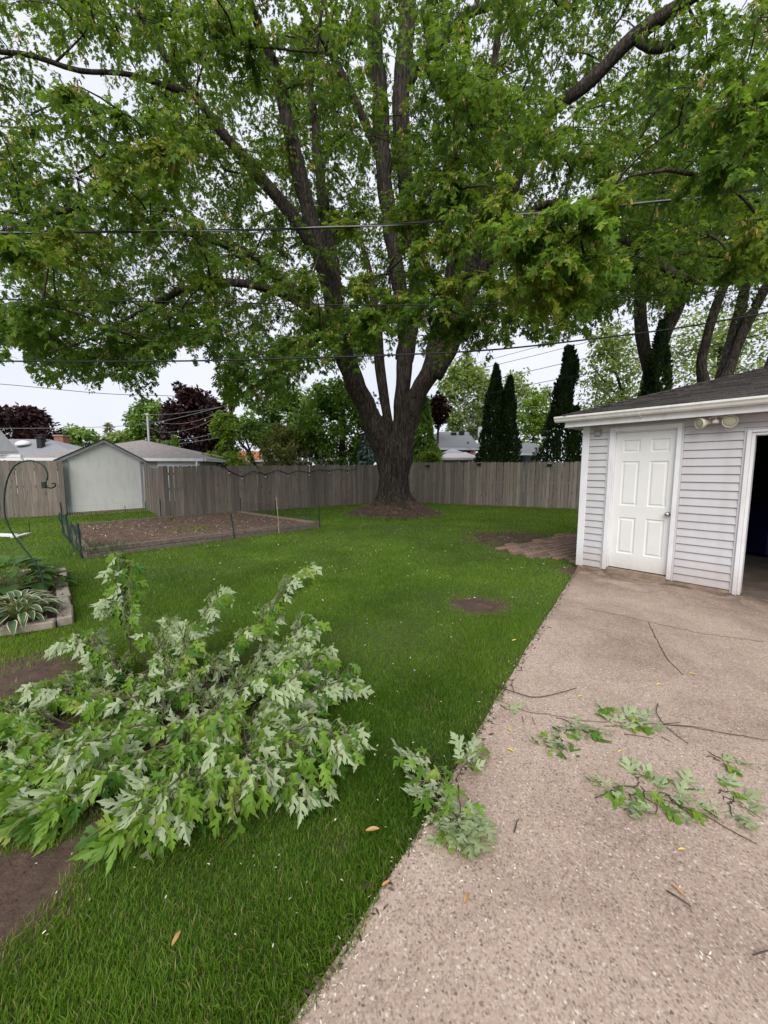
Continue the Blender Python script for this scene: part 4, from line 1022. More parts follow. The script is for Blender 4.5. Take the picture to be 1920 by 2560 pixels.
def hosta(label, ctr, rad, n, me, sc, stemm):
    t = thing('hosta', label, 'hosta', ctr, 'hostas in the flower bed'); b = MB()
    for i in range(n):
        f = (i + 0.5) / n; az = i * 2.39996 + random.uniform(-0.3, 0.3); r = rad * math.sqrt(f)
        out = np.array([math.cos(az), math.sin(az), 0])
        h = (0.30 - 0.2 * f) * rad / 0.45 + random.uniform(-0.02, 0.02)
        p = np.array(ctr) + out * r * 0.62 + [0, 0, max(0.05, h)]
        d = out + np.array([0, 0, 0.55 - 0.75 * f]) + np.array([random.uniform(-0.25, 0.25), random.uniform(-0.25, 0.25), 0])
        put('leaf', me, t, p, d, np.array([0, 0, 1.0]) + out * 0.25, sc * random.uniform(0.75, 1.1), ctr)
        b.tube([np.array(ctr) + [0, 0, 0.02], np.array(ctr) + out * r * 0.3 + [0, 0, max(0.04, h * 0.75)], p], 0.004, 4, False)
    b.build('stalks', M['stem'], t)
hosta('hosta with narrow grey-green leaves edged in cream at the front of the flower bed', (-3.529, 3.616, 0.05), 0.36, 70, hosta_leaf('hosta_leaf', 0.19, [M['hosta_green'], M['hosta_margin']], True), 0.185, None)
hosta('broad-leaved plain green hosta at the back of the flower bed behind the cream-edged one', (-4.377, 4.361, 0.05), 0.58, 52, hosta_leaf('hosta_leaf', 0.33, [M['hosta_plain']], False), 0.26, None)
hosta('plain green hosta under the shepherd hook post, smallest in the flower bed', (-4.281, 4.775, 0.05), 0.28, 22, hosta_leaf('hosta_leaf', 0.33, [M['hosta_plain']], False), 0.19, None)
hk = thing('shepherd_hook', 'bent dark green iron shepherd hook leaning out of the flower bed', 'plant hook', (-3.658, 4.069, 0.05))
hp_ = [(-3.816, 4.25, -0.015), (-3.874, 4.28, 0.196), (-3.931, 4.3, 0.4), (-4.049, 4.3, 0.576), (-4.188, 4.3, 0.786), (-4.249, 4.3, 0.95), (-4.26, 4.3, 1.05), (-4.242, 4.3, 1.234), (-4.19, 4.3, 1.412), (-4.102, 4.3, 1.55), (-3.985, 4.3, 1.607), (-3.875, 4.3, 1.608), (-3.781, 4.3, 1.56), (-3.744, 4.3, 1.48), (-3.75, 4.3, 1.405), (-3.772, 4.3, 1.356), (-3.742, 4.3, 1.316), (-3.696, 4.3, 1.316), (-3.662, 4.3, 1.343), (-3.669, 4.3, 1.365), (-3.701, 4.3, 1.358)]
b = MB(); b.tube(spline([(*q, 0.0085) for q in hp_], 0.03)[:, :3], [0.0085] * len(spline([(*q, 0.0085) for q in hp_], 0.03)), 8); b.build('rod', M['green_post'], hk, True)
q = Vector((-3.791, 4.3, 1.343)); b = MB(); b.box(q, (0.02, 0, 0), (0, 0.012, 0), (0, 0, 0.035)); b.tube([q - Vector((0.03, 0, 0)), q + Vector((0.03, 0, 0.01))], 0.006, 6); b.build('clamp', M['black_metal'], hk)
q = Vector((-3.708, 4.088, 0.07)); b = MB(); b.box(q, (0.07, 0.02, 0), (-0.008, 0.03, 0), (0, 0, 0.012)); b.build('foot_plate', M['black_metal'], hk)
ds = thing('downspout_extension', 'white downspout extension trough lying on the grass at the left edge', 'downspout', (-8.868, 8.978, 0.0))
b = MB(); a, c = Vector((-9.165, 8.723, 0.05)), Vector((-8.272, 8.574, 0.05)); b.box((a + c) / 2, (c - a) / 2, (0, 0.05, 0), (0, 0, 0.035)); b.build('pipe', M['white_far'], ds, bevel=0.01)
b = MB(); a, c = Vector((-8.124, 8.362, 0.05)), Vector((-8.281, 8.858, 0.05)); b.box((a + c) / 2, (c - a) / 2, (0.03, 0.06, 0), (0, 0, 0.02)); b.build('flap', M['white_far'], ds, bevel=0.006)
gs = MB(); a = Vector((-8.574, 9.224, 0.0)); gs.tube([a, a + Z3 * 0.26], 0.008, 6); tag(gs.build('garden_stake', M['black_metal']), 'short thin dark stake in the grass beyond the white downspout trough', 'stake')
fs = MB(); a = Vector((6.034, 17.125, 0.0)); fs.lathe(a, Z3, [(0.3, -0.02), (0.27, 0.05), (0.12, 0.075), (0.01, 0.08)], 9); tag(fs.build('flat_stone', M['kerb']), 'flat grey stone at the foot of the grey fence', 'stone')

# ------------------------------------------------------------------ leaves
def half_leaf(half, mid, bend=-0.16, fold=0.28):
    """mirror a half outline about the midrib; returns verts and triangles, base at the origin, tip at y = 1"""
    V, T = [], []
    for sgn in (1, -1):
        ring = [(0, y) for y in mid] + half[::-1]
        poly = [Vector((x * sgn, y, 0)) for x, y in ring]
        tri = tessellate_polygon([poly])
        k = len(V)
        V += [(p.x, p.y, fold * abs(p.x) * (0.6 if sgn > 0 else 0.5) + bend * p.y * p.y - 0.25 * p.x * p.x) for p in poly]
        for t in tri:
            a, b_, c = (poly[i] for i in t)
            up = (b_ - a).cross(c - a).z
            T.append(tuple(i + k for i in (t if up > 0 else t[::-1])))
    return np.array(V), np.array(T)
LO_V, LO_T = half_leaf([(0.30, 0.13), (0.13, 0.27), (0.50, 0.58), (0.12, 0.50), (0.2, 0.78)], [0, 0.5, 1])
HI_V, HI_T = half_leaf([(0.09, 0.02), (0.20, 0.03), (0.36, 0.07), (0.24, 0.15), (0.13, 0.21), (0.24, 0.27), (0.36, 0.38), (0.47, 0.42), (0.56, 0.62), (0.42, 0.56), (0.38, 0.66), (0.28, 0.54), (0.18, 0.48), (0.085, 0.43),
                         (0.10, 0.53), (0.22, 0.60), (0.27, 0.72), (0.17, 0.70), (0.15, 0.82), (0.08, 0.85)], [0, 0.3, 0.6, 1], -0.22, 0.3)
HI_V = HI_V * np.array([0.86, 1, 1])
CUT_V, CUT_T = half_leaf([(0.09, 0.02), (0.20, 0.03), (0.36, 0.07), (0.24, 0.15), (0.13, 0.21), (0.24, 0.27), (0.36, 0.38), (0.47, 0.42), (0.56, 0.62), (0.42, 0.56), (0.38, 0.66), (0.28, 0.54), (0.18, 0.48), (0.085, 0.43),
                         (0.10, 0.53), (0.22, 0.60), (0.27, 0.72), (0.17, 0.70), (0.15, 0.82), (0.08, 0.85)], [0, 0.3, 0.6, 1], -0.32, 0.62)
CUT_V = CUT_V * np.array([0.64, 1, 1])
def leaf_mesh(name, m, V=None):
    me = mesh_np(name, HI_V if V is None else V, HI_T if V is None else CUT_T, m, True); return me
DI_V = np.array([(0, 0, 0), (0.34, 0.45, 0.06), (0, 1, -0.08), (-0.34, 0.45, 0.06)]); DI_T = np.array([(0, 1, 2), (0, 2, 3)])

def cam_px(p):
    """where a point falls in the 1920 x 2560 view, used to judge which leaves are seen largest and where the crown is cut back"""
    c, s_ = math.cos(PITCH), math.sin(PITCH)
    z = p[:, 2] - 1.5
    d = np.maximum(p[:, 1] * c - z * s_, 0.05); u_ = p[:, 1] * s_ + z * c
    return 960 + p[:, 0] / d * 962.8, 1280 - u_ / d * 962.8, d

# ------------------------------------------------------------------ trees beyond the fence
def tree(name, label, blobs, trunk, m, n, size, clump=0.35, clumps=60, shell=0.55, group='trees beyond the fences', bark='bark', limbs=(), droop=0.3, asp=1.0, tb=(0, 1), cat='tree'):
    x, y = trunk[0][0], trunk[0][1]
    t = thing(name, label, cat, (x, y, 0), group)
    b = MB(); sp = spline(trunk, 0.6); b.tube(sp[:, :3], list(sp[:, 3]), 8)
    for lm in limbs:
        sp = spline(lm, 0.5); b.tube(sp[:, :3], list(sp[:, 3]), 6)
    blobs = np.array(blobs, float)
    vol = blobs[:, 3] * blobs[:, 4] * blobs[:, 5]; pick = RNG.choice(len(blobs), clumps, p=vol / vol.sum())
    v = unit(clumps) * (shell + (1 - shell) * RNG.uniform(0, 1, (clumps, 1)) ** 0.6)
    cc = blobs[pick, :3] + v * blobs[pick, 3:] * 0.92
    cc[:, 2] = np.maximum(cc[:, 2], 0.3)
    trs = spline(trunk, 0.4)[:, :3]
    for q in cc[:: max(1, clumps // 26)]:
        j = np.argmin(np.linalg.norm(trs - q - [0, 0, 0.8], axis=1)); a = trs[j]
        b.tube([a, (a + q) / 2 + [0, 0, 0.1 * np.linalg.norm(q - a)], q], [0.045, 0.03, 0.012], 5, False)
    b.build('trunk', M[bark], t, True)
    k = RNG.integers(0, clumps, n)
    R_ = blobs[pick[k], 3:].mean(axis=1)
    off = unit(n) * (RNG.uniform(0, 1, (n, 1)) ** 0.4) * (clump * R_)[:, None] * np.array([1, 1, 0.7])
    pos = cc[k] + off
    d = off / (np.linalg.norm(off, axis=1, keepdims=True) + 1e-6) + unit(n) * 0.7; d[:, 2] -= droop
    nr = unit(n) * 0.7 + np.array([0, 0, 1.0])
    ct = RNG.uniform(tb[0], tb[1] * 0.75, clumps)
    tint = np.clip(ct[k] + RNG.normal(0, 0.13, n), 0, 1)
    sc = size * RNG.uniform(0.6, 1.2, n)
    V, T, tt = scatter(DI_V, DI_T, pos, rots(d, nr), np.c_[sc * asp, sc, sc], tint)
    link('crown', mesh_np('crown', V - np.array([x, y, 0]), T, m, tint=tt), t, kind='stuff')
    return t
def lm(name, dark, light, yellow=None, trans=0.35): M[name] = leaf_mat(name, dark, light, None, trans, yellow, gain=1.0 if name in ('purple', 'cedar') else 1.55)
lm('purple', (0.018, 0.008, 0.010), (0.06, 0.022, 0.024), (0.1, 0.045, 0.04), 0.2)
lm('mid_green', (0.055, 0.11, 0.025), (0.15, 0.245, 0.05), (0.13, 0.19, 0.05))
lm('deep_green', (0.05, 0.105, 0.02), (0.16, 0.27, 0.045), (0.09, 0.15, 0.03))
lm('lime', (0.085, 0.15, 0.02), (0.17, 0.26, 0.035), (0.25, 0.32, 0.07), 0.45)
lm('pale_green', (0.10, 0.15, 0.05), (0.19, 0.26, 0.09), (0.25, 0.3, 0.13), 0.45)
lm('olive', (0.07, 0.09, 0.025), (0.2, 0.23, 0.06), (0.24, 0.25, 0.09), 0.3)
lm('blue_spruce', (0.06, 0.095, 0.085), (0.14, 0.2, 0.175), (0.2, 0.26, 0.23), 0.15)
lm('cedar', (0.008, 0.022, 0.008), (0.042, 0.085, 0.02), (0.095, 0.125, 0.035), 0.18)
def tk(px, Y, z1, r=0.16): return [(px, Y, -0.1, r * 1.3), (px, Y, z1 * 0.5, r), (px + 0.1, Y, z1, r * 0.5)]
def auto(bl, f=0.75): return tk(bl[0], bl[1], bl[2] + bl[5] * f * 0.6, max(0.1, bl[3] * 0.08))
B_ = (-35.785, 38.0, 4.742, 4.321, 3.457, 3.127)
tree('purple_leaf_tree', 'wide dark purple-leaved tree at the left behind the grey hipped roof', [B_, (-35.476, 38.0, 6.366, 2.519, 2.015, 1.483)], auto(B_), M['purple'], 9500, 0.42, 0.3, 90)
B_ = (-15.873, 33.0, 4.981, 2.867, 2.293, 3.318)
tree('purple_leaf_tree', 'tall dark purple-leaved tree crossed by wires beside the utility pole', [B_, (-16.023, 33.0, 7.122, 2.094, 1.675, 1.636)], auto(B_), M['purple'], 11000, 0.36, 0.28, 110)
B_ = (-22.954, 38.0, 5.875, 1.979, 1.583, 2.478)
tree('broadleaf_tree', 'rounded deep green tree between the white mast and the tall purple tree', [B_, (-22.836, 38.0, 7.204, 1.74, 1.392, 1.135)], auto(B_), M['mid_green'], 3800, 0.4, 0.32, 70)
B_ = (-37.493, 48.0, 4.869, 2.905, 2.324, 1.993)
tree('broadleaf_tree', 'low distant green trees spreading right of the brick chimney', [B_, (-37.53, 46.0, 4.793, 1.652, 1.321, 1.514)], auto(B_), M['mid_green'], 3200, 0.45, 0.32, 60)
B_ = (-29.516, 44.0, 4.604, 1.738, 1.39, 1.381)
tree('broadleaf_tree', 'pale green distant tree just left of the white mast', [B_], auto(B_), M['pale_green'], 2200, 0.42, 0.35, 45)
def conifer(name, label, base, top, r, m, n, size, bend=(), droop=0.5, power=1.0, group='evergreens beyond the fences', up=0.0, rough_=0.45):
    """whorled cone of sprays along an axis that may bend"""
    ax = spline([(*base, 0.1), *[(*q, 0.1) for q in bend], (*top, 0.02)], 0.2)[:, :3]
    t = thing(name, label, 'evergreen', (base[0], base[1], 0), group)
    L_ = len(ax); b = MB(); b.tube(ax, [max(0.02, 0.13 * (1 - i / L_)) for i in range(L_)], 7); b.build('trunk', M['bark'], t, True)
    f = RNG.uniform(0, 1, n) ** 1.25
    prof = r(f) if callable(r) else r * (1 - f) ** power
    az = RNG.uniform(0, 2 * np.pi, n)
    lump = 1 + rough_ * np.array([mnoise.noise((math.cos(a) * 1.6, math.sin(a) * 1.6, g * 9)) for a, g in zip(az, f)])
    rad = prof * lump * (0.45 + 0.55 * RNG.uniform(0, 1, n) ** 0.35)
    out = np.c_[np.cos(az), np.sin(az), np.zeros(n)]
    idx = np.clip((f * (L_ - 1)).astype(int), 0, L_ - 1)
    pos = ax[idx] + out * rad[:, None]; pos[:, 2] += RNG.normal(0, 0.06, n)
    d = out + unit(n) * 0.5; d[:, 2] += up - droop
    nr = unit(n) * 0.6 + (np.array([0, 0, 1.0]) if up < 0.5 else out)
    tint = np.clip(0.15 + 0.6 * RNG.uniform(0, 1, n) ** 1.4 + 0.5 * (lump - 1), 0, 1)
    sc = size * RNG.uniform(0.6, 1.25, n)
    V, T, tt = scatter(DI_V, DI_T, pos, rots(d, nr), np.c_[sc * 0.8, sc, sc], tint)
    link('crown', mesh_np('crown', V - np.array([base[0], base[1], 0]), T, m, tint=tt), t, kind='stuff')
    return t
def cz(p): return (p[0], p[1], 0.0)
q = (-32.314, 46.0, 7.195)
conifer('spruce', 'small distant pointed spruce against the sky above the shed roof', cz(q), q, 1.5, M['olive'], 700, 0.55, droop=0.15)
q = (-15.181, 27.0, 3.579)
conifer('arborvitae', 'short rounded evergreen tip beside the pyramid roof, left one', cz(q), q, 0.42, M['mid_green'], 700, 0.25, up=0.9, droop=0, power=0.6)
q = (-14.498, 27.0, 3.935)
conifer('arborvitae', 'short pointed evergreen tip in front of the tall purple tree', cz(q), q, 0.5, M['mid_green'], 900, 0.25, up=0.9, droop=0, power=0.7)
tree('vine_tree', 'bright yellow-green vine column climbing round the utility pole', [(-10.037, 25.0, 4.332, 0.83, 0.83, 1.066), (-9.91, 25.0, 2.627, 0.694, 0.694, 1.145), (-9.839, 25.5, 6.358, 0.517, 0.517, 1.259)], [(-9.949, 25.0, 1.605, 0.078), (-9.8, 25.0, 3.515, 0.078), (-9.82, 25.0, 5.021, 0.052)], M['lime'], 3600, 0.24, 0.4, 70, 0.3, tb=(0, 0.9))
tree('shrub', 'yellowish flowering shrub tops just above the brown fence right of the pale garage', [(-9.784, 22.0, 1.961, 0.703, 0.703, 0.597), (-8.574, 22.0, 1.875, 0.851, 0.851, 0.507)], [(-9.56, 22.0, 1.363, 0.069), (-9.527, 22.0, 2.153, 0.046)], M['lime'], 2200, 0.2, 0.4, 50, 0.3, cat='shrub')
tree('small_tree', 'sparse small tree with dark crooked stems above the brown fence', [(-8.214, 24.0, 3.862, 0.884, 0.884, 1.148), (-8.405, 24.0, 2.525, 0.494, 0.494, 0.672)], [(-7.89, 24.0, 1.606, 0.1), (-8.28, 24.0, 2.586, 0.087), (-8.824, 24.0, 3.242, 0.075), (-9.104, 24.0, 3.678, 0.05)], M['mid_green'], 900, 0.2, 0.35, 40, 0.5, limbs=([(-8.208, 24.0, 2.513, 0.075), (-8.564, 24.0, 3.679, 0.05), (-8.833, 24.0, 4.402, 0.037)], [(-8.35, 24.0, 2.708, 0.05), (-7.876, 24.0, 3.682, 0.037), (-7.609, 24.0, 4.406, 0.025)]))
tree('evergreen_shrub', 'broad olive green drooping evergreen behind the brown fence', [(-5.808, 24.0, 2.778, 1.85, 1.295, 1.525), (-5.656, 24.5, 3.797, 1.629, 1.141, 1.049)], [(-5.962, 24.0, 1.366, 0.15), (-5.804, 24.0, 2.96, 0.1), (-5.706, 24.0, 4.051, 0.05)], M['olive'], 9500, 0.22, 0.2, 150, 0.6, droop=0.7, asp=0.55, cat='evergreen')
B_ = (-2.59, 24.0, 4.303, 2.695, 2.156, 2.889)
tree('broadleaf_tree', 'dense deep green leafy tree behind the fence left of the maple trunk', [B_, (-2.334, 24.0, 5.858, 1.581, 1.265, 1.425)], auto(B_), M['deep_green'], 12000, 0.24, 0.24, 150)
B_ = (-7.61, 31.0, 5.417, 2.529, 2.023, 2.948)
tree('broadleaf_tree', 'soft mid green tree behind the olive evergreen, left of the deep green tree', [B_, (-9.823, 32.0, 5.216, 1.96, 1.568, 1.766)], auto(B_), M['mid_green'], 9500, 0.3, 0.28, 100)
q = (-0.82, 22.5, 4.583)
conifer('spruce', 'pale blue-green spruce boughs tucked behind the maple trunk on its left', cz(q), q, 1.45, M['blue_spruce'], 2600, 0.3, droop=0.55)
q = (2.453, 24.0, 6.229)
conifer('spruce', 'dark green drooping spruce behind the maple trunk on its right', cz(q), q, 1.35, M['deep_green'], 3800, 0.34, droop=0.7)
B_ = (3.953, 29.0, 6.069, 0.678, 0.542, 1.154)
tree('purple_leaf_tree', 'sliver of a purple-leaved tree behind the drooping spruce and the slate blue house', [B_], auto(B_), M['purple'], 1600, 0.3, 0.35, 40)
B_ = (2.51, 21.0, 2.119, 0.616, 0.493, 0.601)
tree('shrub', 'bright green shrub showing above the grey fence left of the white canopy', [B_], auto(B_, 0.3), M['lime'], 1300, 0.17, 0.35, 40, 0.4, cat='shrub')
B_ = (8.481, 40.0, 8.606, 3.042, 2.434, 4.159)
BT = 'pale_bark'; M[BT] = plain(BT, (0.5, 0.48, 0.44), 0.8, 0.3, 6)
tree('birch_tree', 'tall light green birch with pale thin stems behind the slate blue house', [B_, (8.113, 40.0, 11.162, 2.115, 1.692, 1.954)], [(9.277, 40.0, 1.753, 0.166), (8.619, 40.0, 6.415, 0.125), (7.628, 40.0, 10.377, 0.083)], M['pale_green'], 6500, 0.4, 0.24, 120, bark=BT, limbs=([(8.743, 39.0, 5.51, 0.101), (9.45, 39.0, 8.625, 0.081), (9.843, 39.0, 11.307, 0.061)], [(8.339, 39.0, 5.705, 0.081), (7.285, 39.0, 8.232, 0.061), (6.65, 39.0, 10.153, 0.041)]))
B_ = (13.901, 42.0, 9.185, 1.809, 1.447, 3.739)
tree('birch_tree', 'airy light green birch crown showing between the twin evergreens and the leaning one', [B_], [(14.727, 42.0, 1.782, 0.131), (14.105, 42.0, 6.677, 0.109), (13.293, 42.0, 11.25, 0.065)], M['pale_green'], 1900, 0.38, 0.28, 60, bark=BT)
B_ = (12.955, 34.0, 5.441, 1.527, 1.221, 2.814)
tree('broadleaf_tree', 'bright lime green young tree between the twin evergreens and the leaning evergreen', [B_, (12.995, 34.0, 7.306, 0.949, 0.759, 1.602)], auto(B_), M['lime'], 3000, 0.3, 0.26, 70, shell=0.3)
B_ = (18.4, 44.0, 8.582, 1.229, 0.983, 3.389)
tree('thin_tree', 'thin feathery distant tree beside the leaning evergreen', [B_], auto(B_), M['pale_green'], 700, 0.35, 0.3, 30)
def arb(r0): return lambda f: r0 * np.interp(f, [0, 0.15, 0.4, 0.7, 0.9, 1], [0.85, 0.95, 0.85, 0.52, 0.2, 0.0])
q = (6.18, 22.0, 7.462)
conifer('arborvitae', 'taller of the twin dark columnar evergreens right of the white canopy', cz(q), q, arb(1.02), M['cedar'], 12000, 0.18, up=1.2, droop=0)
q = (6.849, 21.6, 6.768)
conifer('arborvitae', 'shorter of the twin dark columnar evergreens, on the right of the pair', cz((6.566, 21.6, 6.767)), q, arb(0.88), M['cedar'], 10000, 0.18, up=1.2, droop=0)
q = (9.643, 21.0, 8.178)
def bentr(f): return np.interp(f, [0, 0.2, 0.4, 0.55, 0.62, 0.75, 0.9, 0.97, 1], [1.75, 1.72, 1.45, 0.85, 0.52, 0.42, 0.36, 0.2, 0.0])
conifer('arborvitae', 'tall dark evergreen with a leaning lower body and narrow twisted top beside the garage eave', (10.045, 21.0, 0.0), q, bentr, M['cedar'], 17000, 0.18, bend=((9.881, 21.0, 3.253), (9.536, 21.0, 4.935), (9.568, 21.0, 5.973), (9.8, 21.0, 6.796)), up=1.2, droop=0)
q = (9.764, 20.0, 4.932)
conifer('arborvitae', 'small dark evergreen tip poking up right against the garage roof corner', cz(q), q, 0.55, M['cedar'], 1500, 0.22, up=1.2, droop=0)
q = (11.702, 17.0, 7.925)
conifer('arborvitae', 'dark columnar evergreen rising behind the garage roof against the double maple trunk', cz(q), q, arb(0.92), M['cedar'], 10000, 0.18, up=1.2, droop=0)
B_ = (18.707, 32.0, 8.486, 3.231, 2.585, 4.242)
tree('broadleaf_tree', 'airy pale green maple behind the garage roof right of the leaning evergreen', [B_, (18.344, 32.0, 11.595, 2.078, 1.663, 2.0)], [(21.142, 32.0, 1.584, 0.199), (19.428, 32.0, 7.385, 0.133), (18.254, 32.0, 10.514, 0.066)], M['pale_green'], 5200, 0.3, 0.24, 130, shell=0.25, limbs=([(20.21, 32.0, 5.476, 0.133), (20.889, 32.0, 9.589, 0.1), (21.051, 32.0, 11.758, 0.066)], [(19.612, 32.0, 7.069, 0.1), (17.367, 32.0, 9.265, 0.066), (16.489, 32.0, 10.508, 0.05)]))
B_ = (28.63, 34.0, 10.777, 5.46, 4.368, 4.95)
tree('broadleaf_tree', 'bright yellow-green tree far behind the multi-stemmed maples over the garage roof', [B_, (29.202, 34.0, 13.722, 4.226, 3.381, 2.591)], auto(B_), M['pale_green'], 6000, 0.34, 0.24, 130, shell=0.25)

# ------------------------------------------------------------------ the big silver maple
TX, TY = TREE
maple = thing('silver_maple', 'huge multi-stemmed silver maple on a root mound spreading over the whole yard', 'tree', (TX, TY, 0))
trunk_ctrl = [(0.34, 13.55, -0.1, 1.15), (0.34, 13.55, 0.3, 0.86), (0.33, 13.55, 0.6, 0.62), (0.32, 13.55, 0.9, 0.53), (0.31, 13.55, 1.4, 0.5), (0.32, 13.55, 1.9, 0.5), (0.34, 13.58, 2.3, 0.52), (0.36, 13.6, 2.6, 0.44), (0.36, 13.6, 2.85, 0.25)]
sp = spline(trunk_ctrl, 0.07)
V, T = [], []; NS = 72
for i, (x, y, z, r) in enumerate(sp):
    for j in range(NS):
        a = 2 * math.pi * j / NS
        fl = max(0, 1 - z / 1.1)
        rr = r * (1 + 0.16 * fl * math.sin(a * 5 + 1) + 0.09 * fl * math.sin(a * 9) + 0.05 * math.sin(a * 3 + z))
        g = mnoise.noise((math.cos(a) * 5.5, math.sin(a) * 5.5, z * 0.9)); g2 = mnoise.noise((math.cos(a) * 13, math.sin(a) * 13, z * 2.2))
        rr += 0.05 * g - 0.055 * max(0, 0.16 - abs(g2)) / 0.16
        V.append((x + rr * math.cos(a) - TX, y + rr * math.sin(a) - TY, z))
ns = len(sp); ii = np.arange(ns * NS).reshape(ns, NS)
Q = np.stack([ii[:-1], np.roll(ii[:-1], -1, 1), np.roll(ii[1:], -1, 1), ii[1:]], -1).reshape(-1, 4)
link('trunk', mesh_np('trunk', V, Q, M['bark'], True, None, 4), maple)
